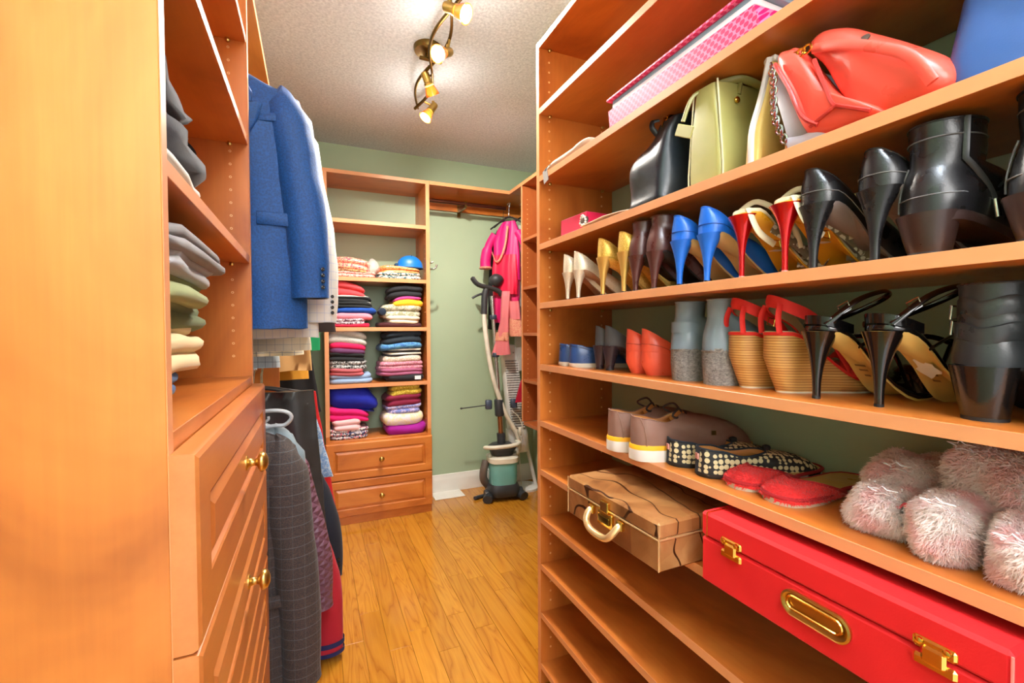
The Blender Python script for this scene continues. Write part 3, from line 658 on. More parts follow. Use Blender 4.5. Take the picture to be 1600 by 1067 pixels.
PRINT = plain('sole_print', (120, 88, 44), .5)
for i, y in enumerate((.485, .396)):
    r = thing('strappy_heel', ('black patent strappy stiletto by the red wedge sandals', 'black patent strappy stiletto with worn sole print by the buckle boots')[i], 'shoe', (.728, y, Z6), radians(-22), 'black strappy heels')
    L, H = .2, .105; pl = plan(L, .029, .024, .038, .65); S = shoe_base(r, pl, H, .005, YSOLE, welt=1.0)
    heel(r, L, .029, H, (.135*L, .0285), .0058, 2.4, BLKP, zt=H+.003)
    G().loft([[Vector((p.x, p.y*1.04, p.z-.0015)) for p in S], [Vector((p.x, p.y*1.06, p.z+.003)) for p in S], [Vector((p.x*.99+.001, p.y*.98, p.z+.007)) for p in S]]).build('footbed', BLKP, r, ang=60)
    zt = H+.005
    heelc = [(.05, -.029, zt+.002), (.015, -.027, zt+.014), (.0, 0, zt+.018), (.015, .027, zt+.014), (.05, .029, zt+.002)]
    G().loft([[p+Vector((0, 0, -.008)) for p in spline(heelc, 6)], [p+Vector((-.001, 0, .006)) for p in spline(heelc, 6)], [p+Vector((.0015, 0, .006)) for p in spline(heelc, 6)], [p+Vector((.0015, 0, -.008)) for p in spline(heelc, 6)]], False, False, False).build('heel_counter', BLKP, r)
    strap(r, 'ankle_strap', [(.01, -.025, zt+.008), (.05, -.036, zt+.045), (.1, -.03, zt+.06), (.125, 0, zt+.052), (.1, .03, zt+.03), (.05, .034, zt+.012), (.01, .025, zt+.008)], .0045, .0018, BLKP)
    strap(r, 'cross_strap', [(.06, -.031, .085), (.1, -.02, .1), (.125, .01, .08), (.13, .036, .03)], .006, .002, BLKP)
    strap(r, 'cross_strap', [(.06, .031, .085), (.1, .02, .1), (.125, -.01, .08), (.13, -.036, .03)], .006, .002, BLKP)
    strap(r, 'toe_strap', [(.15, -.037, .012), (.155, -.022, .04), (.155, 0, .047), (.155, .022, .04), (.15, .037, .012)], .011, .002, BLKP)
    G().tube([(.03, -.031, zt+.024), (.042, -.035, zt+.032), (.036, -.035, zt+.044), (.024, -.031, zt+.036)], .0013, 6, True).build('buckle', CHROME, r)
    g = G()                                  # stamped lines under the arch
    for (u0, w) in ((.34, .006), (.42, .022), (.45, .018), (.485, .012)):
        zz = zs(u0, H)-.0008; zz2 = zs(u0+.012, H)-.0008
        if i == 1 and .4 < u0 < .43: continue
        g.add([(L*u0, -w/2, zz), (L*u0, w/2, zz), (L*(u0+.012), w/2, zz2), (L*(u0+.012), -w/2, zz2)], [(0, 1, 2, 3)])
    g.build('sole_stamp', PRINT, r, flat=True)
    if i == 1:
        pts = [Vector((L*(.42+.05*cos(a)*(1+.3*sin(3*a))), .017*sin(a)*(1+.25*cos(5*a)), 0)) for a in [2*pi*k/18 for k in range(18)]]
        for p in pts: p.z = zs(p.x/L, H)-.0012
        G().add(pts, [tuple(range(18))]).build('torn_sticker', plain('white_sticker', (236, 230, 222), .5), r, flat=True)
BGR = leather('black_grey_leather', (46, 49, 52), .34)
def straps3(r, up, rings, S, cx):
    for k, j in enumerate((7, 9, 11)):
        R = rings[min(j, len(rings)-1)]; cen = sum(R, Vector())/len(R)
        pts = [lerp(p, Vector((cen.x, 0, p.z)), -.05)+Vector((0, 0, .004*sin(q*.6))) for q, p in enumerate(R)]
        G().loft([[lerp(p, Vector((cen.x, 0, p.z)), .03)+Vector((0, 0, -.011)) for p in pts], [p+Vector((0, 0, -.0095)) for p in pts], [p+Vector((0, 0, .0095)) for p in pts], [lerp(p, Vector((cen.x, 0, p.z)), .03)+Vector((0, 0, .011)) for p in pts]], False, False).build('wrap_strap', BGR, up)
        q = pts[7]; G().tube([q+Vector(d) for d in ((-.008, .002, -.008), (.008, .003, -.008), (.008, .003, .008), (-.008, .002, .008))], .0018, 8, True).build('buckle', CHROME, up)
for i, y in enumerate((.287, .205)):
    boot('buckle_boot', ('black ankle boot with wrapped buckle straps and tapered block heel', 'black wrapped-strap ankle boot cut by the right edge')[i], (.725, y, Z6), radians(-12), L=.225, H=.062, wh=.034, wf=.041, toe=.6, top=.165, sx=.040, sy=.033, mat=BGR, hm=leather('glossy_black_heel', (20, 18, 18), .15, .4), hk='block', group='buckle ankle boots', extra=straps3, ank=.05)
# ------------------------------------------------------------------ lower shoe shelf: shoes and slippers
BROWN = leather('brown_nubuck', (134, 96, 80), .6, 0); YEL = plain('yellow_foam', (250, 178, 30), .5); SOLEW = plain('white_rubber', (236, 230, 222), .45)
TANL = leather('tan_lining', (206, 140, 72), .5, 0); DKL = plain('dark_brown_lace', (50, 36, 30), .7)
for i, (x, y, a) in enumerate(((.668, .945, -16), (.668, .857, -20))):
    r, up, S, Tt, R = flatshoe('lace_up_shoe', ('brown leather lace-up with yellow-striped white sole, set further back', 'brown leather lace-up with yellow-striped white sole nearest the slippers')[i], (x, y, Z7), radians(a), .285, .034, .045, .75, .064, .052, .07, .42, BROWN, SOLEW, .036, TANL, 'brown lace-up shoes', YEL, opening=.74)
    G().loft([[Vector((.09, -.022, .085)), Vector((.09, 0, .095)), Vector((.09, .022, .085))], [Vector((.115, -.024, .098)), Vector((.112, 0, .112)), Vector((.115, .024, .098))], [Vector((.15, -.024, .088)), Vector((.15, 0, .1)), Vector((.15, .024, .088))]], False, False, False).build('tongue', TANL, r)
    for k in range(4):
        x0 = .122+.017*k; zz = .098-.0075*k
        strap(r, 'lace', [(x0, -.022, zz-.006), (x0+.004, -.01, zz+.007), (x0+.006, 0, zz+.009), (x0+.004, .01, zz+.007), (x0, .022, zz-.006)], .0028, .002, DKL)
    strap(r, 'bow_loop', [(.12, 0, .106), (.105, -.02, .118), (.085, -.034, .106), (.1, -.024, .098), (.12, 0, .105)], .0025, .002, DKL)
    strap(r, 'bow_loop', [(.12, 0, .106), (.11, .02, .124), (.09, .034, .112), (.11, .02, .1), (.12, 0, .105)], .0025, .002, DKL)
    for s in (-1, 1): G().tube([R[j][k]+Vector((0, s*.0012, 0)) for j, k in zip(range(0, 9), (4, 4, 4, 4, 4, 4, 4, 4, 4))] if s > 0 else [R[j][36]+Vector((0, -.0012, 0)) for j in range(9)], .0012, 5).build('heel_seam', leather('pale_brown_seam', (150, 112, 94), .6, 0), up)
    G().box(.17, .18, -.045, -.043, .062, .072).build('metal_tab', DKBRASS, r, flat=True)
def woven():
    t = NT('woven_circle_cloth'); v = t.co(); vo = t.n('ShaderNodeTexVoronoi'); t.l(v, vo.inputs['Vector']); vo.inputs['Scale'].default_value = 88; vo.inputs['Randomness'].default_value = .25
    col = t.ramp(vo.outputs['Distance'], [(.0, sc((226, 212, 170))), (.44, sc((222, 206, 160))), (.49, sc((36, 34, 34))), (1, sc((30, 30, 34)))])
    t.bump(vo.outputs['Distance'], .4, .001); return t.fin(col, .7)
WOV = woven(); DNM = fabric('dark_blue_binding', (36, 48, 60))
for i, (x, y, a) in enumerate(((.716, .79, -24), (.716, .706, -22))):
    r, up, S, Tt, R = flatshoe('woven_flat', ('cream and black woven slip-on flat touching the brown shoes', 'cream and black woven slip-on flat next to the red slippers')[i], (x, y, Z7), radians(a), .25, .033, .043, .75, .048, .034, .04, .56, WOV, plain('black_rubber', (24, 22, 22), .6), .009, TANL, 'woven flats')
    G().tube([p+Vector((0, 0, .0005)) for p in Tt], .002, 6, True).build('opening_trim', DNM, up)
    bk = [R[j][k] for j in range(9) for k in (0,)]
    G().loft([[R[j][k % 40]*1.0+Vector((-.0012, 0, 0)) for k in (-1, 0, 1)] for j in range(9)], False, False, False).build('heel_patch', DNM, up)
    q = R[5][0]; G().box(q.x-.003, q.x+.001, q.y-.008, q.y+.004, q.z-.006, q.z+.006, .0005).build('pink_label', plain('pink_leather_label', (222, 150, 138), .5), up, flat=True)
    G().lathe([(.002, -.006), (.007, -.004), (.0085, 0), (.007, .004), (.002, .006)], 12, (.145, 0, .055)).build('pompon', fabric('black_pompon', (26, 24, 26)), r)
def tufts(g_src, n, ln, seed, w=.0016, cond=None, droop=.3):
    rnd = random.Random(seed); fs = []; areas = []
    V = g_src.v
    for f in g_src.f:
        for k in range(1, len(f)-1): fs.append((V[f[0]], V[f[k]], V[f[k+1]]))
    cum = []; tot = 0
    cen = sum(V, Vector())/len(V)
    for a, b, c in fs: tot += (b-a).cross(c-a).length; cum.append(tot)
    import bisect
    o = G(); vs = []; ff = []
    for _ in range(n):
        a, b, c = fs[min(len(fs)-1, bisect.bisect(cum, rnd.random()*tot))]
        u, v_ = rnd.random(), rnd.random()
        if u+v_ > 1: u, v_ = 1-u, 1-v_
        p = a+(b-a)*u+(c-a)*v_; nn = (b-a).cross(c-a)
        if nn.length < 1e-12: continue
        nn.normalize()
        if nn.dot(p-cen) < 0: nn = -nn
        if cond and not cond(p, nn): continue
        rv = Vector((rnd.uniform(-1, 1), rnd.uniform(-1, 1), rnd.uniform(-1, 1)-droop)); tg = rv-nn*rv.dot(nn); tg.normalize()
        d = (nn*rnd.uniform(.35, 1.0)+tg*.8).normalized(); s = d.cross(nn).normalized(); l = ln*rnd.uniform(.5, 1.2); i = len(vs)
        vs += [p-s*w, p+s*w, p+d*l*.6+s*w*.7+Vector((0, 0, -.1*l)), p+d*l+Vector((0, 0, -.3*l))]; ff += [(i, i+1, i+2), (i, i+2, i+3)]
    return o.add(vs, ff)
def fur_obj(g, name, mat, parent):           # loose blades, not welded
    me = bpy.data.meshes.new(name); me.from_pydata([tuple(p) for p in g.v], [], g.f)
    me.materials.append(mat)
    o = bpy.data.objects.new(name, me); COL.objects.link(o); o.parent = parent; return o
def lump(w, d, h, seed, amp=.012, e=.7, n=36, m=12):
    rings = []
    for i in range(1, m):
        ph = -pi/2+pi*i/m; cz = sin(ph); cr = cos(ph)
        rings.append(rr(w*abs(cr)**.55, d*abs(cr)**.55, h/2+h/2*math.copysign(abs(cz)**.8, cz), e, n))
    g = G().loft(rings); return g.jitter(amp, 18, seed, lambda p: sst(p.z/.01))
REDF = fabric('red_fur', (232, 40, 40), None, None, 1, .85, .6); GOLDS = leather('gold_satin_insole', (206, 172, 84), .35, .1); REDB = fabric('crimson_binding', (170, 18, 26))
def slipper(name, label, loc, rz, L, wh, wf, group):
    r = thing(name, label, 'slipper', loc, rz, group); pl = plan(L, wh, wh*.96, wf, .95); S = [Vector((x, y, .012)) for u, x, y in pl]; cx = L/2
    G().loft([[Vector((p.x, p.y*.98, 0)) for p in S], [Vector((p.x, p.y*1.01, .006)) for p in S], S]).build('sole', WSOLE, r)
    G().loft([[Vector(((p.x-cx)*.97+cx, p.y*.96, .012)) for p in S], [Vector(((p.x-cx)*.95+cx, p.y*.93, .0155)) for p in S]]).build('insole', GOLDS, r)
    G().tube([Vector((p.x, p.y, .013)) for p in S], .0035, 8, True).build('edge_binding', REDB, r)
    rows = []
    for i in range(13):                       # toe cap: low over the toes, running back along both sides
        row = []
        for k in range(17):
            ct = -cos(pi*k/16); sn = sin(pi*k/16); u = lerp(lerp(.42, .78, sn**1.2), 1.0, i/12)
            hw = max(.004, tabf(u, [(.3, wh), (.5, wf*.95), (.7, wf), (.86, wf*.93), (.96, wf*.7), (.99, wf*.42), (1, .004)]))*1.04
            h = stabf(u, [(.4, .022), (.7, .03), (.9, .024), (1, .005)]); row.append(Vector((L*u+.002, hw*ct, .006+h*sn**.7)))
        rows.append(row)
    g = G().loft(rows, False, False, False); up = g.build('furry_toe_cap', REDF, r, ang=80)
    tf = fur_obj(tufts(g, 2600, .006, len(label), .0007, None, 0), 'pile', REDF, up); tf['kind'] = 'stuff'
    G().tube(rows[0], .003, 6).build('cap_binding', REDB, up)
    return r
slipper('fur_slipper', 'red furry slipper with gold insole next to the woven flats', (.962, .628, Z7), radians(180+3), .245, .033, .042, 'red slippers')
slipper('fur_slipper', 'red furry slipper with gold insole next to the pink slippers', (.966, .54, Z7), radians(180+1), .25, .033, .043, 'red slippers')
def furm():
    t = NT('pale_pink_fur'); v = t.co(rnd=True); col = t.ramp(t.noise(v, 22, 3), [(.34, sc((253, 220, 220))), (.52, sc((255, 247, 245)))])
    m = t.fin(col, .9); tr = t.n('ShaderNodeBsdfTranslucent'); t.l(col, tr.inputs[0]); mx = t.n('ShaderNodeMixShader'); mx.inputs[0].default_value = .45
    t.l(t.b.outputs[0], mx.inputs[1]); t.l(tr.outputs[0], mx.inputs[2]); t.l(mx.outputs[0], t.t.nodes['Material Output'].inputs[0]); return m
PNK = furm()
SEQ = plain('sequin', (240, 236, 240), .2, .15)
def fluffy(label, loc, rz, w, d, h, seed, n=24000, star=True):
    r = thing('fluffy_slipper', label, 'slipper', loc, rz, 'pink fluffy slippers')
    g = lump(w, d, h, seed, .016); b = g.build('body', PNK, r, ang=80)
    t = fur_obj(tufts(g, n, .013, seed, .0006), 'fur', PNK, b); t['kind'] = 'stuff'
    if star:
        top = max(g.v, key=lambda p: p.z-.8*p.x)
        pts = [Vector((top.x-.012+.002, top.y+(.017 if k % 2 == 0 else .0075)*cos(pi*k/5+.3), top.z+.009+(.014 if k % 2 == 0 else .006)*sin(pi*k/5+.3)*.6)) for k in range(10)]
        pts = [p+Vector((-(p.z-top.z)*.6, 0, 0)) for p in pts]
        G().tube(pts, .0009, 5, True).build('sequin_star', SEQ, r)
        gg = G(); rnd = random.Random(seed)
        cand = [p for p in g.v if p.z > h*.55 and p.x < w*.1]
        for _ in range(9): p = rnd.choice(cand); gg.lathe([(.0015, 0), (.0015, .0006)], 6, p*1.0+Vector((-.006, 0, .009)), (-.5, -.3, 1))
        gg.build('sequins', SEQ, r)['kind'] = 'stuff'
    return r
fluffy('pink fluffy slipper lying on top, next to the red slippers', (.885, .408, Z7+.012), radians(14), .16, .105, .085, 3)
fluffy('white-pink fluffy slipper toe at the front beside red slippers', (.795, .405, Z7), radians(20), .13, .08, .062, 5)
fluffy('white-pink fluffy slipper toe in the middle of the fluffy heap', (.765, .32, Z7), radians(8), .11, .072, .075, 8)
fluffy('white-pink fluffy slipper nearest the right edge, at the front', (.77, .238, Z7), radians(0), .12, .08, .072, 9)
fluffy('deep-pile pink fluffy slipper at the back by the right edge', (.88, .285, Z7+.03), radians(-8), .16, .13, .1, 12)
G().tube(spline([(.742, .372, Z7+.058), (.738, .364, Z7+.05), (.738, .356, Z7+.058), (.734, .35, Z7+.046)], 5), .0028, 6, flat=.5).build('pink_ribbon', fabric('rose_ribbon', (226, 90, 100)))
tag(bpy.data.objects['pink_ribbon'], 'small rose ribbon lying among the fluffy slippers', 'ribbon')
# ------------------------------------------------------------------ cases
def casemat():
    t = NT('bronze_leaf_vinyl'); v = t.co(); n = t.noise(v, 7, 3, .5, 1.5); w = t.n('ShaderNodeTexWave'); t.l(v, w.inputs['Vector']); w.inputs['Scale'].default_value = 5; w.inputs['Distortion'].default_value = 9; w.inputs['Detail'].default_value = 2
    base = t.ramp(n, [(.3, sc((120, 74, 36))), (.5, sc((176, 122, 70))), (.7, sc((206, 160, 108)))])
    vo = t.n('ShaderNodeTexVoronoi'); t.l(v, vo.inputs['Vector']); vo.inputs['Scale'].default_value = 16
    leaf = t.ramp(vo.outputs['Color'], [(.0, sc((96, 40, 20))), (.3, sc((150, 82, 36))), (.6, sc((190, 140, 86))), (1, sc((170, 110, 62)))])
    col = t.mix(t.ramp(t.noise(v, 5, 2), [(.45, (0, 0, 0, 1)), (.6, (.6, .6, .6, 1))]), base, leaf)
    col = t.mix(t.math('LESS_THAN', w.outputs[0], .008), col, sc((66, 34, 16))); t.bump(t.noise(v, 220, 3), .2, .001)
    return t.fin(col, .3, .35)
BRONZE = casemat(); PALEG = plain('pale_gold_edge', (232, 196, 140), .25, .6)
c = thing('briefcase', 'bronze leaf-patterned hard briefcase with gold clasp and handle', 'briefcase', (.588, .836, Z8), radians(1))
G().box(0, .25, -.162, .162, 0, .062, .004).build('base', BRONZE, c, flat=True); ld = G().box(-.001, .251, -.163, .163, .063, .096, .005).build('lid', BRONZE, c, flat=True)
G().box(-.0025, .252, -.1635, .1635, .0605, .0645, .0008).build('gold_seam', PALEG, c, flat=True)
for s in (-1, 1):
    G().tube([(-.0005, s*.1625, .003), (-.0005, s*.1625, .093)], .0016, 6).build('corner_trim', PALEG, c)
hd = G().tube(spline([(-.003, .052, .05), (-.014, .052, .044), (-.024, .046, .03), (-.027, .03, .018), (-.028, 0, .015), (-.027, -.03, .018), (-.024, -.046, .03), (-.014, -.052, .044), (-.003, -.052, .05)], 6), .0078, 10).build('handle', PALEG, c)
for s in (-1, 1): G().box(-.01, .001, s*.052-.01, s*.052+.01, .04, .059, .002).build('handle_mount', GOLD, c, flat=True)
cl = G().box(-.008, .001, -.026, .026, .028, .06, .002).build('lock_plate', GOLD, c, flat=True)
G().box(-.0115, -.007, -.02, .02, .036, .052, .0015).build('lock_slider', plain('dark_gold', (110, 84, 30), .2, .9), cl, flat=True); G().box(-.01, .0, -.014, .014, .06, .084, .002).build('hasp', GOLD, cl, flat=True)
RED = fabric('red_velvet', (214, 4, 14), None, None, 1, .7, .04)
c = thing('red_case', 'large red velvet case with brass clasps and oval pull', 'case', (.652, .425, Z8))
G().box(0, .29, -.205, .205, 0, .082, .004).build('base', RED, c, flat=True); G().box(-.001, .291, -.206, .206, .0835, .128, .005).build('lid', RED, c, flat=True)
for yy in (.138, -.142):
    cp = G().box(-.004, .001, yy-.021, yy+.021, .086, .1, .003).build('clasp', GOLD, c, flat=True)
    G().box(-.005, .001, yy-.021, yy+.021, .065, .079, .003).build('clasp_base', GOLD, cp, flat=True); G().box(-.0075, .0, yy-.012, yy+.012, .072, .093, .003).build('clasp_tongue', GOLD, cp, flat=True)
    for s in (-1, 1): G().lathe([(.004, 0), (.004, .003), (.002, .004)], 10, (-.005, yy+s*.013, .096), (-1, 0, 0)).build('rivet', GOLD, cp)
def stad(w, h, n=24): return [(math.copysign(max(0, w/2-h/2), cos(2*pi*k/n))+h/2*cos(2*pi*k/n), h/2*sin(2*pi*k/n)) for k in range(n)]
pp = G().loft([[Vector((x, a*1.0-.004, .052+b)) for a, b in stad(w, h)] for x, w, h in ((.0, .1, .04), (-.004, .1, .04), (-.0055, .094, .034), (-.003, .082, .022), (-.0015, .08, .02))]).build('oval_pull', BRASS, c, ang=40)
G().tube([(-.005, -.004+a, .054+b) for a, b in stad(.078, .02)[0:24]], .002, 6, True).build('pull_ring', GOLD, pp)
G().box(-.0012, 0, .19, .192, .085, .128).box(0, .05, .19, .192, .128, .1292).build('gold_stitch', GOLD, c, flat=True)
G().tube([(-.001, -.2055, .004), (-.001, -.2055, .124)], .0014, 6).build('worn_corner', plain('worn_velvet', (236, 120, 110), .7), c)
o = lump(.2, .17, .1, 33, .015, .8).build('knit_hat', fabric('cream_knit', (216, 196, 166), 'lace', (190, 168, 138), 1.5)); o.location = (.8, .27, SZ[8]); tag(o, 'cream knitted hat stored under the red case', 'hat')

# ------------------------------------------------------------------ handbag shelf
OLV = leather('olive_leather', (170, 164, 96), .42, .05); OLVD = leather('olive_trim', (138, 132, 72), .4)
BBK = leather('black_bag_leather', (30, 38, 44), .36)
def bagbody(rings): return G().loft(rings, True, True)
b = thing('handbag', 'black leather zip handbag slumped beside the olive bag', 'handbag', (.70, .855, Z4), radians(-4), 'handbags standing on the shelf')
R = [rr(.2, .1, 0, .4, 44, .125, .003), rr(.245, .135, .004, .3, 44, .125, .003), rr(.25, .146, .03, .3, 44, .125, .004), rr(.25, .15, .085, .32, 44, .125, .0035), rr(.245, .142, .115, .34, 44, .128, 0), rr(.235, .112, .148, .36, 44, .132, -.018), rr(.228, .08, .176, .38, 44, .136, -.036), rr(.222, .062, .19, .4, 44, .138, -.045), rr(.2, .04, .186, .4, 44, .14, -.045)]
R = [list(q) for q in zip(*[spline(c_, 3) for c_ in zip(*R)])]
g = bagbody(R); g.jitter(.016, 12, 4, lambda p: sst(p.z/.04)); bd = g.build('body', BBK, b, ang=70)
G().tube([(.035, -.05, .02), (.012, -.042, .04), (.005, -.028, .075), (.02, -.03, .11), (.03, -.03, .15)], .0012, 5).build('panel_seam', plain('brown_edge_paint', (120, 92, 70), .5), bd)
zp = G().tube(spline([(.03, -.045, .186), (.05, -.042, .195), (.16, -.042, .196), (.23, -.042, .192)], 6), .006, 8, flat=.4).build('zipper', GOLD, b)
G().tube([(.034, -.045, .19), (.022, -.047, .184), (.016, -.048, .166)], .004, 8, flat=.5).build('zip_pull', GOLD, zp)
for s in (-1, 1): strap(b, 'handle', [(.08, -.02+s*.02, .16), (.09, -.02+s*.026, .195), (.15, -.02+s*.03, .206), (.21, -.02+s*.026, .195), (.22, -.02+s*.02, .16)], .006, .006, BBK)
strap(b, 'end_tab', [(.04, .0, .17), (.028, .004, .186), (.03, .004, .2), (.042, -.004, .204)], .006, .003, BBK)
for yy in (-.045, .03): G().lathe([(.005, 0), (.006, .003), (.004, .006)], 12, (.004, yy, .001), (-.5, 0, -1)).build('stud_foot', GOLD, b)
b = thing('handbag', 'olive leather satchel with gold stud and luggage tag', 'handbag', (.70, .678, Z4), radians(-3), 'handbags standing on the shelf')
R = [rr(.21, .07, 0, .3, 44, .12, 0), rr(.24, .09, .004, .22, 44, .122, 0), rr(.242, .092, .03, .22, 44, .122, 0), rr(.235, .082, .09, .22, 44, .12, .0), rr(.228, .066, .15, .22, 44, .118, .0), rr(.222, .056, .19, .22, 44, .116, .0), rr(.205, .04, .192, .25, 44, .116, 0), rr(.2, .035, .16, .25, 44, .116, 0)]
g = bagbody(R); g.jitter(.004, 10, 6, lambda p: sst(p.z/.04)); bd = g.build('body', OLV, b, ang=50)
for s in (-1, 1):
    G().tube([(.006+.0*z, s*(.045-.09*max(0, z-.03)), z) for z in (.004, .03, .07, .11, .15, .19)], .0018, 6).build('edge_piping', plain('cream_piping', (226, 216, 176), .5), bd)
    G().tube(spline([(.06, s*.028, .17), (.07, s*.03, .2), (.12, s*.032, .212), (.17, s*.03, .2), (.18, s*.028, .17)], 6), .005, 8).build('handle', OLVD, b)
G().lathe([(.006, 0), (.006, .003), (.003, .005)], 14, (.05, -.034, .155), (0, -1, 0)).build('gold_stud', GOLD, b)
lt = G().box(-.026, -.022, -.0, .05, .095, .118, .0015, Matrix.Rotation(radians(28), 3, 'X'), (-.02, .02, .105)).build('luggage_tag', OLV, b, flat=True)
strap(b, 'tag_strap', [(-.022, .03, .13), (-.004, .02, .18), (.03, .0, .19), (.06, -.02, .185)], .004, .002, OLVD)
for yy in (-.03, .022): G().lathe([(.005, 0), (.006, .003), (.004, .006)], 12, (.002, yy, .001), (-.5, 0, -1)).build('stud_foot', GOLD, b)
strap(b, 'side_strap', [(.03, -.01, .193), (.06, -.035, .196), (.11, -.04, .186), (.15, -.036, .176)], .007, .003, OLVD)
YLW = leather('mustard_yellow_leather', (232, 196, 108), .5, 0); WTE = leather('white_leather_edge', (232, 228, 224), .5, 0); LAV = leather('lavender_grey_leather', (196, 194, 208), .42)
b = thing('tote_bag', 'flat yellow tote with white edging behind the olive satchel', 'handbag', (.695, .572, Z4), radians(2), 'handbags standing on the shelf')
g = bagbody([rr(.2, .018, 0, .3, 40, .12, 0), rr(.235, .03, .004, .25, 40, .125, 0), rr(.235, .032, .06, .25, 40, .13, .0), rr(.225, .026, .13, .25, 40, .138, -.008), rr(.215, .016, .185, .3, 40, .145, -.012)]); g.jitter(.004, 14, 9, lambda p: sst(p.z/.03)); g.build('body', YLW, b, ang=60)
G().tube(spline([(.008, .0, .003), (.01, .0, .06), (.022, -.006, .11), (.03, -.01, .15), (.036, -.012, .186)], 5), .0055, 8).build('white_edge', WTE, b)
G().box(.036, .24, -.024, 0, .18, .19, .003).build('white_top_band', WTE, b, flat=True)
b = thing('chain_bag', 'lavender-grey crossbody bag with silver chain strap', 'handbag', (.70, .518, Z4), radians(4), 'handbags standing on the shelf')
g = bagbody([rr(.2, .026, 0, .3, 40, .11, -.03), rr(.22, .038, .004, .25, 40, .115, -.03), rr(.222, .04, .05, .25, 40, .118, -.018), rr(.215, .034, .11, .25, 40, .122, .005), rr(.21, .022, .158, .3, 40, .126, .008), rr(.2, .012, .163, .3, 40, .126, .008)]); g.build('body', LAV, b, ang=60)
strap(b, 'edge_strap', [(-.004, -.016, .012), (-.002, -.04, .008), (.0, -.065, .012), (.012, -.09, .016)], .009, .003, LAV, (1, 0, .2))
lk = []
for i in range(17):
    t = i/16; p = Vector((-.006+.012*t*t, -.016+.04*t+.006*sin(t*5), .012+.14*t)); a = .35*(1 if i % 2 else -1)
    ring = [p+Matrix.Rotation(a*2, 3, 'Z') @ Vector((.0022*cos(q), .0042*cos(q), .0072*sin(q))) for q in [2*pi*k/14 for k in range(14)]]
    G().tube(ring, .0019, 6, True).build('chain_link', CHROME, b)
CRL = leather('coral_red_leather', (240, 88, 70), .34)
def pillow(poly, th, n=7, e=2.6):            # cushion over a closed outline in the (y,z) plane, thickness along x
    P2 = spline([(0, a, b_) for a, b_ in poly], 6, True); cen = sum(P2, Vector())/len(P2); rings = []
    for i in range(-n, n+1):
        s = sqrt(max(0, 1-(abs(i)/n)**2)) ; k = max(.02, s**.5)
        rings.append([cen+(p-cen)*k+Vector((th/2*i/n, 0, 0)) for p in P2])
    return G().loft(rings)
b = thing('clutch_bag', 'small coral-red leather clutch leaning on the lavender bag', 'handbag', (.712, .45, Z4), 0, 'coral clutches')
pillow([(.075, .155), (.055, .165), (.035, .15), (-.02, .06), (-.075, .015), (-.07, .003), (.0, .008), (.03, .028)], .05).build('body', CRL, b, ang=70)
G().tube(spline([(-.026, .066, .142), (-.027, .04, .09), (-.026, .02, .04), (-.02, .0, .02)], 6), .0035, 8).build('fold_edge', leather('dark_coral_edge', (196, 52, 44), .4), b)
G().tube([(-.02, .012, .022), (-.026, -.03, .034), (-.02, -.07, .01)], .003, 6).build('base_edge', leather('dark_coral_edge', (196, 52, 44), .4), b)
b = thing('clutch_bag', 'larger coral-red leather clutch with wrist strap beside the blue bag', 'handbag', (.735, .4, Z4), radians(-4), 'coral clutches')
pillow([(.086, .168), (.066, .176), (.03, .16), (.0, .135), (-.05, .09), (-.092, .045), (-.094, .01), (-.04, .0), (.0, .006), (.03, .055), (.058, .115), (.082, .15)], .08).build('body', CRL, b, ang=70)
strap(b, 'wrist_strap', [(-.04, .06, .14), (-.043, .02, .122), (-.044, -.03, .09), (-.042, -.07, .055), (-.036, -.09, .015)], .007, .003, CRL, (1, 0, 0))
G().tube(spline([(-.045, .055, .12), (-.048, .035, .07), (-.046, .02, .035), (-.036, -.02, .015)], 5), .003, 6).build('flap_edge', leather('dark_coral_edge', (196, 52, 44), .4), b)
for k in range(3): G().tube([Vector((-.046, .066+.011*k, .142))+Vector((.0, .0075*cos(q), .006*sin(q))) for q in [2*pi*j/12 for j in range(12)]], .0018, 6, True).build('clasp_ring', GOLD, b)
G().lathe([(.011, 0), (.011, .002), (.007, .003)], 16, (-.032, -.005, .115), (-1, 0, .5), sx=.7).build('badge', plain('pewter', (120, 110, 100), .35, .8), b)
for yy in (.005, -.012): G().lathe([(.003, 0), (.003, .003)], 8, (-.03, yy, .012), (-1, 0, -.6)).build('rivet', GOLD, b)
NBG = leather('cobalt_navy_leather', (46, 88, 148), .45)
b = thing('handbag', 'large blue leather handbag with tassel at the upper right', 'handbag', (.715, .25, Z4), radians(4), 'handbags standing on the shelf')
g = bagbody([rr(.2, .1, 0, .4, 44, .12, 0), rr(.24, .13, .004, .32, 44, .125, 0), rr(.25, .145, .05, .35, 44, .13, 0), rr(.235, .13, .12, .4, 44, .135, 0), rr(.22, .1, .17, .45, 44, .14, 0), rr(.2, .07, .186, .5, 44, .14, 0)]); g.jitter(.008, 10, 15, lambda p: sst(p.z/.03)); g.build('body', NBG, b, ang=70)
for s in (-1, 1): strap(b, 'handle', [(.04, s*.02-.02, .15), (.05, s*.03-.02, .19), (.12, s*.034-.02, .2), (.19, s*.03-.02, .19), (.2, s*.02-.02, .15)], .007, .006, BBK)
for k in range(3): strap(b, 'tassel_strap', [(-.004, .0-.01*k, .142-.012*k), (-.008, -.02-.012*k, .12-.012*k), (-.006, -.045-.008*k, .1-.014*k), (.0, -.06, .075-.014*k)], .004, .002, plain('grey_blue_edge', (120, 146, 176), .5), (1, 0, 0))
G().lathe([(.008, 0), (.009, .004), (.005, .009)], 14, (-.002, .006, .145), (-1, 0, .3)).build('clasp', GOLD, b)
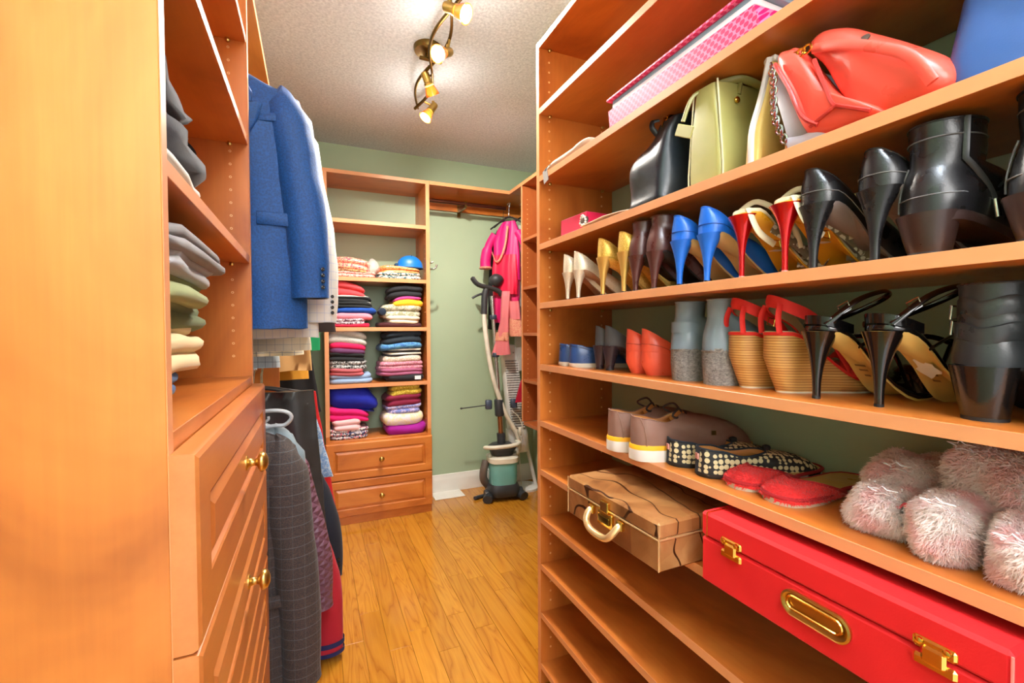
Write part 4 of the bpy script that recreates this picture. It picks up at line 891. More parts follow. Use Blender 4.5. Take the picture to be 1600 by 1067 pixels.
# small things on the handbag shelf and the shelf above
o = G().box(-.06, .06, -.068, .068, 0, .066, .002).build('gift_box', fabric('hot_pink_velvet', (226, 16, 74), None, None, 1, .6, .4), flat=True); o.location = (.792, 1.222, Z4); o.rotation_euler.z = radians(4); tag(o, 'small hot-pink box on the shelf beside the side panel', 'box')
b = thing('brooch', 'round crystal brooch propped against the pink box', 'brooch', (.714, 1.125, Z4+.03))
G().lathe([(.012, -.003), (.014, 0), (.012, .004), (.004, .006)], 18, (0, 0, 0), (-1, -.4, .3)).build('setting', plain('pewter', (120, 110, 100), .35, .8), b)
gg = G()
for k in range(10): gg.lathe([(.004, 0), (.003, .004), (.0005, .006)], 6, (-.005+.002*cos(k), .013*cos(2*pi*k/10), .013*sin(2*pi*k/10)), (-1, -.4, .3))
gg.build('crystals', plain('crystal', (226, 232, 226), .05, .3), b); G().box(-.004, .004, -.004, .004, -.03, -.006).build('pin_stem', BRASS, b, flat=True)
g = G().loft([[Vector((x, y, .004*sin(9*x+7*y)+.004+t)) for x in [.0, .03, .06, .09, .12, .15]] for t, y in [(0, .11), (.002, .06), (.006, .0), (.004, -.06), (.001, -.1)]], False, False, False)
o = g.build('tissue_paper', plain('ivory_paper', (240, 226, 200), .7)); o.location = (.688, .995, Z4+.001); tag(o, 'crumpled ivory tissue paper lying by the black handbag', 'paper')
m = o.modifiers.new('thick', 'SOLIDIFY'); m.thickness = .0015
def polka():
    t = NT('pink_polka_dot_card'); v = t.co(); sep = t.n('ShaderNodeSeparateXYZ'); t.l(v, sep.inputs[0]); P_ = .0165
    zi = t.math('MULTIPLY', t.math('ADD', t.math('SUBTRACT', sep.outputs[2], t.math('MULTIPLY', sep.outputs[0], .8)), 2), 2/P_)
    par = t.math('MULTIPLY', t.math('FLOOR', zi), .5)
    fy = t.math('SUBTRACT', t.math('FRACT', t.math('ADD', t.math('MULTIPLY', t.math('ADD', sep.outputs[1], 2), 1/P_), par)), .5)
    fz = t.math('SUBTRACT', t.math('FRACT', zi), .5)
    d = t.math('ADD', t.math('MULTIPLY', fy, fy), t.math('MULTIPLY', t.math('MULTIPLY', fz, fz), .25))
    return t.fin(t.mix(t.math('LESS_THAN', d, .1), sc((244, 120, 160)), sc((214, 20, 90))), .4)
PD = polka()
b = thing('magazine_box', 'pink polka-dot card box holding papers on an upper shelf', 'box', (.698, .765, Z3), radians(0))
fb = G().loft([[Vector((0, .215, 0)), Vector((0, -.215, 0)), Vector((.24, -.215, 0)), Vector((.24, .215, 0))], [Vector((0, .222, .052)), Vector((0, -.2, .05)), Vector((.24, -.215, .052)), Vector((.24, .222, .052))]]).build('tray', PD, b, flat=True)
G().box(.004, .23, -.2, .21, .052, .064, .001).build('papers', plain('white_paper', (236, 232, 236), .6), b, flat=True)
G().box(.006, .236, -.212, .212, .0645, .075, .001).build('folder', plain('grey_blue_card', (140, 168, 186), .5), b, flat=True)
G().box(-.004, .244, -.232, .226, .0755, .083, .002).build('lid', PD, b, flat=True)
b = thing('folded_garment', 'thin cream garment with grey swing tag hanging over the shelf edge', 'garment', (.72, 1.2, Z3))
g = lump(.07, .28, .022, 21, .005, .5); g.build('cloth', fabric('cream_jersey', (222, 206, 184)), b, ang=80)
G().box(-.0365, -.0355, .095, .125, -.035, .008, 0, Matrix.Rotation(radians(-14), 3, 'X'), (0, .11, 0)).build('swing_tag', plain('grey_card', (150, 146, 142), .5), b, flat=True)
G().tube([(-.03, .06, .014), (-.036, .09, .012), (-.037, .11, .004)], .0012, 5).build('tag_string', plain('black_cord', (30, 28, 28), .6), b)
# ------------------------------------------------------------------ folded clothes
def fold_mesh(w, d, h, layers, seed, tilt=0, sag=0, wav=.011, e=.34, bend=0):
    rnd = random.Random(seed); n = 44; rings = []; per = 5
    offs = [(rnd.uniform(-.012, .008), rnd.uniform(-.012, .004)) for _ in range(layers)]
    rings.append(rr(w*.5, d*.5, 0, e, n)); rings.append(rr(w*.86, d*.86, 0, e, n))
    for L_ in range(layers):
        for k in range(per):
            t = -1+2*k/(per-1); lobe = sqrt(max(0, 1-t*t*.96)); ins = (1-lobe)*h/layers*.38
            z = h*(L_+.5+.5*t*.985)/layers; ox, oy = offs[L_]
            rings.append(rr(w+ox-2*ins, d+oy-2*ins, z, e, n))
    rings.append(rr(w*.84, d*.84, h*1.01, e, n)); rings.append(rr(w*.45, d*.45, h*1.015, e, n))
    g = G().loft(rings)
    for i, p in enumerate(g.v):
        q = p.copy(); fz = p.z/h
        dz = tilt*p.x*fz*1.0 - abs(bend)*max(0, math.copysign(1, bend)*2*p.x/w)**2 - sag*(2*p.x/w)**2*h*fz + noise.noise(Vector((p.x*9+(seed//10)*7, p.y*9, .3)))*wav*(fz if seed % 10 == 0 else .35+.65*fz)
        dx = noise.noise(Vector((p.x*9, p.y*14+seed, p.z*30)))*wav*.9; dy = noise.noise(Vector((p.x*16+seed*2, p.y*9, p.z*30)))*wav*.9
        g.v[i] = q+Vector((dx, dy, dz))
    return g
FG = {}
def folded(label, mat, x0, x1, yf, yb, z0, z1, layers=2, seed=0, group=None, tilt=0, sag=0, name='folded_garment', rz=0, wav=.009, cat='garment', bend=0):
    g = fold_mesh(x1-x0, yb-yf, z1-z0, layers, seed, tilt, sag, wav, bend=bend)
    o = g.build(name, mat, ang=75); o.location = ((x0+x1)/2, (yf+yb)/2, z0); o.rotation_euler.z = rz
    return tag(o, label, cat, group)
def F(nm, rgb, pat=None, rgb2=None, scale=1, **k): return fabric(nm, rgb, pat, rgb2, scale, **k)
def bx(px): return on(1, px, 560, YU+.02).x
def stack(zb, xs, items, yf=2.985, yb=3.25, group=None, seed=0):
    """items bottom to top: (label, material, height, left px, right px, layers)"""
    z = zb+.001
    for k, (lab, mat, h, l, r, ly, *rest) in enumerate(items):
        kw = rest[0] if rest else {}; kw = dict(bend=(1 if l < 585 else -1)*.024*sst(k/max(1, len(items)-1)), **kw)
        l += random.uniform(-1.5, 1.5) if k and l > 585 else 0; r += random.uniform(-3, 2) if l < 585 else 0
        folded(lab, mat, bx(l), bx(r), yf+random.uniform(-.004, .008), yb-random.uniform(0, .03), z, z+h*1.16, ly, seed+k, group, rz=radians(random.uniform(-2, 2)), **kw); z += h*.97
g3 = 'folded clothes on the third shelf'; g4 = 'folded clothes on the fourth shelf'; g5 = 'folded clothes on the fifth shelf'; g6 = 'folded clothes on the drawer top'
stack(1.526, None, [
 ('coral and white patterned cloth at the bottom left of the third shelf', F('coral_white_print', (236, 120, 116), 'floral', (244, 206, 190), .5), .034, 524, 590, 2),
 ('brown embroidered cloth sandwiched under the pink floral packet', F('brown_gold_print', (110, 44, 36), 'print', (206, 170, 110), .5), .016, 524, 579, 1),
 ('pink floral cloth in a clear packet on the left of the third shelf', F('pink_floral', (228, 60, 84), 'floral', (240, 190, 150), .5, rough=.25), .064, 523, 581, 2)], group=g3, seed=10)
stack(1.526, None, [
 ('teal and white patterned cloth at the bottom right of third shelf', F('teal_print', (20, 84, 96), 'print', (232, 226, 210), .9), .036, 591, 660, 2),
 ('orange embroidered cloth in clear wrap under the blue cup', F('orange_print', (218, 104, 36), 'print', (236, 180, 120), .4, rough=.3), .042, 594, 658, 2, dict(tilt=-.15))], group=g3, seed=110)
pb = G().loft([rr(.07, .12, .0, .6, 24), rr(.08, .13, .02, .6, 24), rr(.06, .1, .06, .7, 24), rr(.02, .05, .085, .8, 24)]); pb.jitter(.012, 30, 3)
t_ = NT('clear_plastic'); t_.b.inputs['Alpha'].default_value = .22
pl_ = t_.fin((.95, .95, .97, 1), .12, 0)
o = pb.build('plastic_bag', pl_, ang=80); o.location = (bx(585), 3.03, 1.565); tag(o, 'crumpled clear plastic bag between the two packets', 'plastic bag')
b = thing('bra', 'bright blue moulded cup garment resting on the orange packet', 'garment', (bx(645), 3.06, 1.606))
BLC = F('bright_blue_satin', (16, 116, 214), rough=.4)
g = G().loft([[Vector((.085*sin(pi/2*i/9)*cos(q)+.0, .06*sin(pi/2*i/9)*sin(q), .085*cos(pi/2*i/9)**.8 if i < 9 else 0)) for q in [2*pi*k/28 for k in range(28)]] for i in range(1, 10)], True, False)
g.build('cup', BLC, b, ang=80); G().tube([(.085*cos(q), .06*sin(q), .001) for q in [2*pi*k/28 for k in range(28)]], .004, 6, True).build('underwire', F('dark_blue_trim', (16, 60, 96)), b)
G().tube(spline([(-.03, -.05, .01), (-.01, -.045, .05), (.01, -.02, .085)], 6), .0025, 6).build('centre_seam', F('dark_blue_trim', (16, 60, 96)), b)
G().box(-.1, -.07, -.02, .02, .0, .03, .006).build('side_wing', F('dark_blue_trim', (16, 60, 96)), b)
stack(1.217, None, [
 ('crimson cloth at the very bottom of the left fourth-shelf stack', F('crimson', (196, 14, 62)), .018, 519, 581, 1),
 ('maroon and white patterned top near the bottom of the left stack', F('maroon_print', (84, 24, 54), 'floral', (226, 214, 220), .8), .032, 521, 574, 2),
 ('baby pink folded knit above the maroon patterned top', F('baby_pink', (246, 150, 170)), .042, 521, 584, 1, dict(sag=.25)),
 ('cobalt blue folded top between pink knit and black tops', F('cobalt', (16, 74, 168)), .034, 521, 589, 1, dict(sag=.2)),
 ('plain black folded top resting on the cobalt one', F('black_jersey', (24, 28, 30)), .034, 521, 586, 2),
 ('black folded top with thin white stripes, fourth shelf', F('black_stripe', (26, 28, 30), 'stripe', (196, 196, 190), 3.0), .04, 524, 582, 2),
 ('coral-red knit crowning the left stack of the fourth shelf', F('coral_red_knit', (232, 72, 78)), .075, 521, 575, 2, dict(tilt=-.25))], group=g4, seed=20)
stack(1.217, None, [
 ('dark maroon folded cloth at the bottom of right fourth-shelf stack', F('dark_maroon', (72, 26, 30)), .024, 592, 662, 1),
 ('cream folded top above the dark maroon cloth', F('cream_cotton', (232, 224, 198)), .042, 606, 659, 2),
 ('off-white leafy printed top in the right fourth-shelf stack', F('leaf_print', (222, 212, 190), 'floral', (150, 150, 120), 1.0), .072, 597, 662, 2),
 ('sunny yellow folded top with a grey tag, fourth shelf', F('sun_yellow', (246, 196, 34)), .046, 612, 664, 1, dict(sag=.3)),
 ('magenta folded top squeezed above the yellow one', F('magenta_top', (206, 64, 140)), .018, 618, 661, 1),
 ('black folded sweater topping the right stack of fourth shelf', F('black_knit', (26, 26, 32)), .062, 607, 663, 2)], group=g4, seed=30)
o = G().lathe([(.01, -.06), (.022, -.055), (.026, 0), (.022, .055), (.01, .06)], 18, (0, 0, 0), (0, 1, 0)).build('rolled_sock', F('navy_roll', (18, 34, 56))); o.location = (bx(599), 3.05, 1.217+.1); tag(o, 'navy rolled garment poking out left of the leafy printed top', 'garment', g4)
stack(.866, None, [
 ('light blue folded denim at the bottom of the left fifth-shelf stack', F('light_denim', (150, 176, 212)), .05, 512, 581, 2),
 ('dusty rose folded top above the light denim', F('dusty_rose', (188, 92, 100)), .04, 514, 573, 2, dict(wav=.01)),
 ('black top with white lettering print in left fifth-shelf stack', F('black_white_print', (26, 26, 26), 'print', (206, 206, 206), .55), .052, 513, 574, 2),
 ('plain black folded sweater in the left fifth-shelf stack', F('black_sweater', (22, 24, 28)), .052, 513, 573, 2),
 ('purple folded top under the hot pink one', F('plum', (98, 50, 92)), .026, 514, 572, 1),
 ('hot pink folded top under the grey marl sweater', F('hot_pink', (226, 14, 84)), .036, 513, 577, 1),
 ('grey-white marl sweater topping the left fifth-shelf stack', F('grey_marl', (206, 204, 196), 'dots', (170, 170, 166), .7), .085, 511, 577, 2, dict(tilt=-.2))], group=g5, seed=40)
stack(.866, None, [
 ('black folded jeans with white tag at the bottom of right stack', F('black_jeans', (30, 30, 36)), .04, 603, 664, 1),
 ('mauve folded top above the black jeans', F('mauve', (168, 92, 126)), .04, 591, 664, 2, dict(wav=.009)),
 ('pink lace folded blouse in the right fifth-shelf stack', F('pink_lace', (228, 164, 178), 'lace', (200, 120, 142)), .046, 593, 663, 2),
 ('cream lace folded blouse in the right fifth-shelf stack', F('cream_lace', (236, 220, 206), 'lace', (214, 186, 166)), .042, 597, 661, 1),
 ('black and white striped scarf with gold print, fifth shelf', F('stripe_scarf', (34, 32, 36), 'stripe', (230, 220, 200), 1.4), .05, 603, 660, 2, dict(wav=.012)),
 ('light blue folded shirt under the black sweater, fifth shelf', F('sky_shirt', (96, 160, 200), 'floral', (60, 110, 170), .9), .038, 592, 663, 1),
 ('black folded sweater topping the right fifth-shelf stack', F('blue_black_knit', (22, 34, 44)), .072, 601, 660, 2)], group=g5, seed=50)
o = G().box(-.02, .02, -.001, .001, -.012, .012, .0005).build('price_tag', plain('white_paper', (236, 232, 236), .6), flat=True); o.location = (bx(652), 2.978, .889); tag(o, 'white paper tag on the black jeans of the fifth shelf', 'tag')
stack(.52, None, [
 ('navy and white floral folded cloth on the drawer top', F('navy_floral', (44, 54, 96), 'floral', (226, 214, 214), .8, extra=(200, 90, 110)), .055, 513, 577, 3),
 ('pale pink folded towel above the navy floral cloth', F('pale_pink', (244, 196, 200)), .06, 518, 566, 2),
 ('magenta folded pants below the royal blue garment', F('magenta_pants', (224, 10, 110)), .065, 512, 579, 2, dict(tilt=-.15)),
 ('royal blue thick folded garment on the drawer-top stack', F('royal_blue', (16, 32, 164)), .14, 512, 590, 1, dict(tilt=-.3, sag=.1))], group=g6, seed=60)
stack(.52, None, [
 ('bright purple folded top at the bottom right above the drawers', F('bright_purple', (160, 12, 146)), .052, 603, 666, 1, dict(sag=-.2)),
 ('pale yellow and white folded top above the purple one', F('pale_yellow', (244, 232, 186), 'print', (240, 226, 232), 2.2), .09, 598, 663, 1),
 ('lilac floral folded top in the right drawer-top stack', F('lilac_floral', (206, 190, 224), 'floral', (120, 130, 196), .9), .052, 602, 659, 2),
 ('maroon knit folded under the yellow lace top', F('maroon_knit', (128, 18, 56)), .07, 602, 659, 2),
 ('yellow lace folded top crowning the right drawer-top stack', F('yellow_lace', (232, 206, 88), 'lace', (190, 158, 40)), .066, 609, 660, 2, dict(wav=.011))], group=g6, seed=70)
# folded clothes in the tower
gt = 'folded clothes in the tower'
def lf(label, mat, y0, y1, xb, xf, z0, z1, layers, seed, **k):
    g = fold_mesh(y1-y0, xf-xb, z1-z0, layers, seed, **k); o = g.build('folded_garment', mat, ang=75)
    o.location = ((xb+xf)/2, (y0+y1)/2, z0); o.rotation_euler.z = radians(90); return tag(o, label, 'garment', gt)
lf('pale grey folded shirt under the charcoal sweatshirt in the tower', F('pale_grey', (214, 214, 204)), .64, .9, -.45, -.16, 1.385, 1.42, 2, 80)
g = fold_mesh(.26, .27, .075, 1, 81, wav=.02); o = g.build('folded_sweatshirt', F('charcoal_fleece', (38, 38, 46)), ang=75); o.location = (-.295, .83, 1.42); o.rotation_euler.z = radians(90); tag(o, 'lower charcoal fleece sweatshirt folded on the tower shelf', 'garment', gt)
g = fold_mesh(.25, .25, .095, 2, 82, wav=.03); o = g.build('folded_sweatshirt', F('charcoal_blue_fleece', (36, 38, 48)), ang=75); o.location = (-.31, .82, 1.478); o.rotation_euler.z = radians(87); tag(o, 'upper charcoal fleece sweatshirt bunched on top in the tower', 'garment', gt)
zz = 1.079
for k, (lab, nm, rgb, pat, rgb2, h, xf, y1, wv) in enumerate((
 ('dark grey folded cloth at the bottom of the tower stack', 'dark_grey_tw', (84, 84, 94), None, None, .016, -.205, .895, .006),
 ('blue folded denim near the bottom of the tower stack', 'mid_denim', (52, 96, 150), None, None, .026, -.185, .88, .006),
 ('thin red cloth under the beige trousers in the tower', 'thin_red', (176, 50, 60), None, None, .01, -.215, .955, .006),
 ('beige folded trousers in the tower with white tag', 'beige_tw', (222, 200, 152), None, None, .038, -.178, 1.01, .012),
 ('sand coloured folded trousers above the beige pair in the tower', 'sand_tw', (214, 190, 140), None, None, .026, -.19, 1.015, .012),
 ('dark olive folded trousers in the tower stack', 'dark_olive', (96, 108, 62), None, None, .04, -.185, 1.035, .014),
 ('light olive folded trousers in the tower stack', 'light_olive', (140, 148, 92), None, None, .036, -.165, .97, .014),
 ('pale grey folded trousers in the tower stack', 'pale_grey_tw', (164, 166, 170), None, None, .03, -.16, .985, .012),
 ('mid grey folded trousers near the top of the tower stack', 'mid_grey_tw', (122, 118, 118), None, None, .026, -.148, 1.03, .01),
 ('navy folded cloth topping the lower tower stack', 'navy_tw', (40, 46, 66), None, None, .024, -.2, .873, .008))):
    lf(lab, F(nm, rgb, pat, rgb2), .63, y1, -.44, xf, zz, zz+h*1.4, 2 if h > .025 else 1, 90+k, wav=wv*1.3); zz += h*.97

# ------------------------------------------------------------------ hanging clothes
def hanger(root, cx, y, rod, half, drop, mat, base=None, z0=None):
    z0 = rod-.085 if z0 is None else z0
    G().tube(spline([(cx+.0, y, z0), (cx, y, lerp(z0, rod, .6)), (cx+.004, y, rod+.0), (cx+.012, y, rod+.014), (cx, y, rod+.017), (cx-.015, y, rod+.006)], 6), .0022, 8).build('hook', CHROME, root, base)
    G().tube(spline([(cx-half, y, z0-drop), (cx-half*.5, y, z0-drop*.35), (cx, y, z0+.004), (cx+half*.5, y, z0-drop*.35), (cx+half, y, z0-drop)], 6), [.006]*25, 8).build('hanger_arms', mat, root, base)
PLH = plain('black_plastic', (30, 30, 32), .4)
def jacket(name, label, mat, y, neck, length, cx=-.235, sh=.205, cuff=(.262, .62), lin=None, lap=True, group='hanging jackets', hw=.225, dep=1.0, seed=1, cat='jacket', parts=True, hemdrop=0, wr=.005, pocket=.56, rod=None, stripes=None):
    base = Vector((cx, y, neck-length)); r = thing(name, label, cat, base, 0, group); H = length
    ctl = [(0, hw, .05), (.1, hw*.985, .055), (.38, hw*.93, .058), (.58, hw*.97, .07), (.78, sh*1.03, .078), (.88, sh*1.0, .072), (.925, sh*.93, .062), (.955, sh*.74, .052), (.985, sh*.42, .044), (1.0, sh*.3, .036)]
    n = 56; rings = []
    for i in range(34):
        t = i/33; t = t if t < .7 else .7+.3*(1-max(0, 1-(t-.7)/.3)**1.5); a = stabf(t, [(c[0], c[1]) for c in ctl]) if t < .86 else tabf(t, [(c[0], c[1]) for c in ctl]); b_ = tabf(t, [(c[0], c[2]) for c in ctl])*dep
        rings.append([Vector((p.x, p.y+.012*sin(p.x*26+seed)*(1-t), p.z)) for p in rr(2*a, 2*b_, H*t, .8, n)])
    g = G().loft(rings, False, True); g.jitter(wr, 9, seed); g.jitter(wr*.5, 24, seed+3); bd = g.build('body', mat, r, ang=80)
    for s in (-1, 1):
        rs = []; L = cuff[1]
        for i in range(22):
            t = i/21; x = s*lerp(sh*.9, cuff[0], sst(t*1.25) if t < .8 else 1)*1.0; rx = stabf(t, [(0, .05), (.12, .062), (.5, .06), (1, .052)]); ry = stabf(t, [(0, .06), (.15, .075), (.5, .066), (1, .055)])*dep
            z = H*.945-L*t-(.0 if t > .1 else .0)
            if i == 0: rx *= .4; ry *= .5; z += .006
            if i == 1: rx *= .75; ry *= .8; z += .002
            rs.append([Vector((x-s*.022+rx*cos(q)*(1 if s > 0 else 1), -.006-.02*sin(t*2.4)*dep+ry*sin(q), z-.016*cos(q)*s*(1-t))) for q in [2*pi*k/28 for k in range(28)]])
        g = G().loft(rs, True, False); g.jitter(wr*.8, 13, seed+s); sv = g.build('sleeve', mat, r, ang=80)
        e = rs[-1]; cen = sum(e, Vector())/len(e)
        G().loft([e, [lerp(p, cen, .12) for p in e], [lerp(p, cen, .2)+Vector((0, 0, .04)) for p in e]], False, True).build('cuff_lining', lin or PLH, sv)
        for t0, t1, sm in (stripes or ()):
            G().loft([[lerp(p, Vector((sum(q.x for q in rs[i])/28, sum(q.y for q in rs[i])/28, p.z)), -.1)+Vector((0, 0, dz)) for p in rs[i]] for i, dz in ((t0, t1[0]), (t0, t1[1]))], False, False).build('navy_stripe', sm, sv)
        if parts is True and s > 0:
            for k in range(4): G().lathe([(.0055, 0), (.0055, .003), (.003, .004), (.0015, .003)], 10, (cen.x+.035, cen.y-.05*dep, cen.z+.03+.017*k), (.5, -1, 0)).build('cuff_button', plain('dark_button', (24, 22, 26), .25), sv)
    if lap:
        for s in (-1, 1):
            yo = lambda z: -tabf(z/H, [(c[0], c[2]) for c in ctl])*dep-.007
            pts = [(.012, .62), (.05, .70), (.085, .80), (.095, .86), (.07, .855), (.072, .9), (.05, .965), (.028, .985)]
            inn = [(.004, .62), (.008, .70), (.014, .80), (.018, .86), (.02, .88), (.022, .91), (.025, .955), (.02, .985)]
            A = [Vector((s*a, yo(b_*H)-.002, b_*H)) for a, b_ in pts]; B = [Vector((s*a, yo(b_*H)-.004, b_*H)) for a, b_ in inn]
            G().loft([A, [lerp(p, q, .1)+Vector((0, -.004, 0)) for p, q in zip(A, B)], B, [p+Vector((0, .006, 0)) for p in B], [p+Vector((0, .006, 0)) for p in A], A], False, False, False).build('lapel', mat, bd, ang=60)
        G().tube([(0, -.07*dep-.006, z*H) for z in (.03, .2, .4, .6)], .0025, 6).build('front_edge', mat, bd)
    if parts:
        zf = pocket*H*.72; yy = -.062*dep-.004
        G().box(.075, .17, yy-.0005, yy+.006, zf, zf+.036, .002).build('pocket_flap', mat, bd)
        zf = .8*H; G().box(.075, .14, -.0805*dep, -.074*dep, zf, zf+.022, .002, Matrix.Rotation(radians(-6), 3, 'Y'), (.11, 0, zf)).build('chest_pocket', mat, bd)
    if rod: hanger(r, 0, 0, rod-base.z, sh*.8, .07, PLH, None, H-.004)
    return r
VEL = fabric('blue_velvet', (6, 86, 156), 'velvet', (4, 48, 100), 1, .65, .1)
jacket('blazer', 'royal blue velvet blazer hanging nearest the tower', VEL, 1.465, 1.90, .70, cx=-.215, sh=.195, cuff=(.226, .575), hw=.2, dep=.75, seed=2, rod=RODU)
CHK = fabric('ivory_check', (226, 222, 212), 'check', (168, 178, 206), .42)
jacket('blazer', 'ivory blazer with fine blue check behind the velvet blazer', CHK, 1.6, 1.90, .73, cx=-.2, sh=.2, cuff=(.24, .64), hw=.215, dep=.7, seed=5, rod=RODU)
CHK2 = fabric('grey_beige_check', (206, 200, 182), 'check', (140, 150, 160), .5)
jacket('blazer', 'greyish-beige checked blazer with hem showing below the ivory one', CHK2, 1.73, 1.90, .775, cx=-.245, sh=.2, cuff=(.235, .6), hw=.235, dep=.7, seed=7, lap=False, parts=False, rod=RODU)
def drape(name, label, mat, y, zt, zb, xt, xb, th=.03, waves=3, amp=.008, seed=0, group='hanging clothes', cat='garment', slope=0, rod=None, hm=None, lip=0):
    cx = (xb[0]+xb[1])/2; base = Vector((cx, y, zb)); r = thing(name, label, cat, base, 0, group); rings = []; n = 64; N = 22
    for i in range(N+1):
        t = i/N; z = lerp(zb, zt, t); a, b_ = lerp(xb[0], xt[0], t), lerp(xb[1], xt[1], t)
        ring = []
        for p in rr(b_-a, th*(1-.3*t), 0, .6, n):
            u = p.x/((b_-a)/2); ring.append(Vector(((a+b_)/2+p.x-cx, p.y+amp*sin(waves*pi*u+seed)*(1.2-t*.7), z-zb+slope*u*t-abs(u)**2*lip*t)))
        rings.append(ring)
    g = G().loft(rings); g.jitter(.004, 12, seed); g.build('cloth', mat, r, ang=80)
    if rod: hanger(r, (xt[0]+xt[1])/2-cx, 0, rod-zb, (xt[1]-xt[0])/2*.9, .03, hm or PLH)
    return r
drape('checked_shirt', 'cream shirt with wide blue window-pane check hanging below the blazers', fabric('windowpane', (238, 228, 200), 'check', (110, 124, 160), .8), 1.86, 1.86, 1.105, (-.34, -.1), (-.42, -.035), .07, 3, .01, 3, rod=RODU, slope=.0)
drape('checked_shirt', 'white and blue shirt hem peeking under the cream check', fabric('blue_white_check', (200, 216, 228), 'check', (60, 84, 120), .5), 1.95, 1.86, 1.055, (-.33, -.14), (-.42, -.12), .05, 2, .01, 5, rod=RODU)
drape('brown_belt_trousers', 'dark brown trousers tucked behind the checked blazers', F('dark_brown_wool', (44, 28, 26)), 2.05, 1.9, 1.19, (-.3, -.02), (-.36, .085), .05, 2, .008, 6, rod=RODU)
drape('beige_trousers', 'beige trousers folded over a hanger past the divider', F('camel', (216, 170, 110)), 2.52, 1.85, 1.0, (-.4, -.05), (-.4, -.012), .06, 2, .012, 4, rod=RODU)
drape('green_shirt', 'small emerald green garment hanging beside the beige trousers', F('emerald', (16, 150, 92)), 2.66, 1.85, 1.09, (-.3, .0), (-.34, .03), .04, 2, .008, 9, rod=RODU)
drape('mustard_shirt', 'mustard garment hanging below the beige trousers', F('mustard', (226, 160, 50)), 2.78, 1.6, .93, (-.4, -.08), (-.4, -.03), .05, 2, .01, 2, rod=RODU)
drape('black_dress', 'black garment hanging in the far left corner', F('black_crepe', (20, 18, 22)), 2.92, 1.6, .72, (-.4, -.1), (-.4, .03), .06, 3, .012, 1, rod=RODU)
drape('printed_dress', 'cream and black printed garment at the back of the left corner', F('cream_black_print', (214, 194, 140), 'print', (40, 32, 26), .9), 3.05, 1.5, .7, (-.42, -.16), (-.42, -.08), .06, 3, .012, 8, rod=RODU)
# lower rod
TWD = fabric('brown_tweed', (46, 43, 44), 'tweed', (112, 124, 132), .6, extra=(76, 60, 52))
jacket('blazer', 'brown tweed check blazer hanging on the lower rod beside the drawers', TWD, 1.5, .915, .80, cx=-.225, sh=.18, cuff=(.2, .72), hw=.19, dep=.8, seed=11, lap=False, pocket=.5, rod=None, parts='body')
h_ = thing('clothes_hanger', 'light grey plastic hanger on the lower rod above the tweed blazer', 'hanger', (RODX, 1.535, .93)); HG = plain('grey_plastic', (186, 192, 196), .35)
G().tube(spline([(-.2, 0, -.07), (-.12, 0, -.035), (0, 0, .012), (.1, 0, .025), (.15, 0, .02), (.168, 0, .002), (.15, 0, -.02), (.11, 0, -.022), (0, 0, -.04), (-.16, 0, -.085)], 6, True), .006, 8).build('frame', HG, h_)
G().tube(spline([(0, 0, .012), (0, 0, .06), (.004, 0, .1), (.014, 0, .113), (0, 0, .117), (-.014, 0, .108)], 6), .004, 8).build('hook', HG, h_)
G().tube(spline([(.085, 0, .022), (.085, 0, -.0), (.095, 0, -.008), (.106, 0, .0), (.106, 0, .008)], 5), .004, 8).build('strap_hook', HG, h_)
jacket('satin_jacket', 'blue-grey satin jacket with its shoulder showing above the tweed', F('grey_satin', (128, 144, 152), rough=.35), 1.575, .93, .74, cx=-.225, sh=.17, cuff=(.19, .62), hw=.185, dep=.5, seed=13, lap=False, parts=False, rod=RODL)
def quilt():
    t = NT('plum_quilted_nylon'); sep = t.n('ShaderNodeSeparateXYZ'); t.l(t.co(), sep.inputs[0])
    a = t.math('PINGPONG', t.math('ADD', sep.outputs[2], sep.outputs[0]), .016); b_ = t.math('PINGPONG', t.math('SUBTRACT', sep.outputs[2], sep.outputs[0]), .016)
    hgt = t.math('MINIMUM', a, b_); t.bump(t.math('MULTIPLY', hgt, 60), 1.0, .006); return t.fin(sc((104, 66, 84)), .5)
jacket('quilted_jacket', 'plum quilted jacket just behind the tweed blazer', quilt(), 1.67, .86, .66, cx=-.22, sh=.175, cuff=(.235, .56), hw=.2, dep=.7, seed=15, lap=False, parts=False, rod=RODL)
NVY = F('navy_rib', (28, 34, 84))
RDC = F('dark_red_knit', (172, 18, 40)); cd = jacket('cardigan', 'dark red cardigan with navy-striped cuff and hem', RDC, 1.78, .84, .74, cx=-.21, sh=.15, cuff=(.262, .77), hw=.2, dep=.6, stripes=((20, (-.006, .012), NVY), (21, (-.001, .014), NVY)), seed=17, lap=False, parts=False, rod=RODL)
G().lathe([(.008, 0), (.008, .003), (.004, .005)], 12, (.205, -.075, .075), (0, -1, 0)).build('button', CHROME, cd)
jacket('navy_blazer', 'navy blazer with cuff buttons behind the red cardigan', F('navy_wool', (22, 28, 42)), 2.03, .88, .70, cx=-.22, sh=.17, cuff=(.285, .66), hw=.2, dep=.7, seed=19, lap=False, parts=True, rod=RODL)
drape('leather_skirt', 'black leather garment hung flat on the lower rod', leather('soft_black_leather', (46, 46, 44), .42), 1.91, .965, .2, (-.43, -.004), (-.43, .05), .035, 3, .012, 5, rod=RODL)
drape('denim_shorts', 'light blue printed garment peeking past the leather piece', F('light_blue_print', (186, 206, 226), 'floral', (120, 156, 204), .8), 2.2, .9, .54, (-.4, -.02), (-.4, .07), .04, 2, .008, 3, rod=RODL)
drape('red_dress', 'bright red garment hanging behind the light blue one', F('bright_red', (196, 14, 22)), 2.255, .92, .36, (-.42, .0), (-.42, .085), .04, 2, .008, 6, rod=RODL)
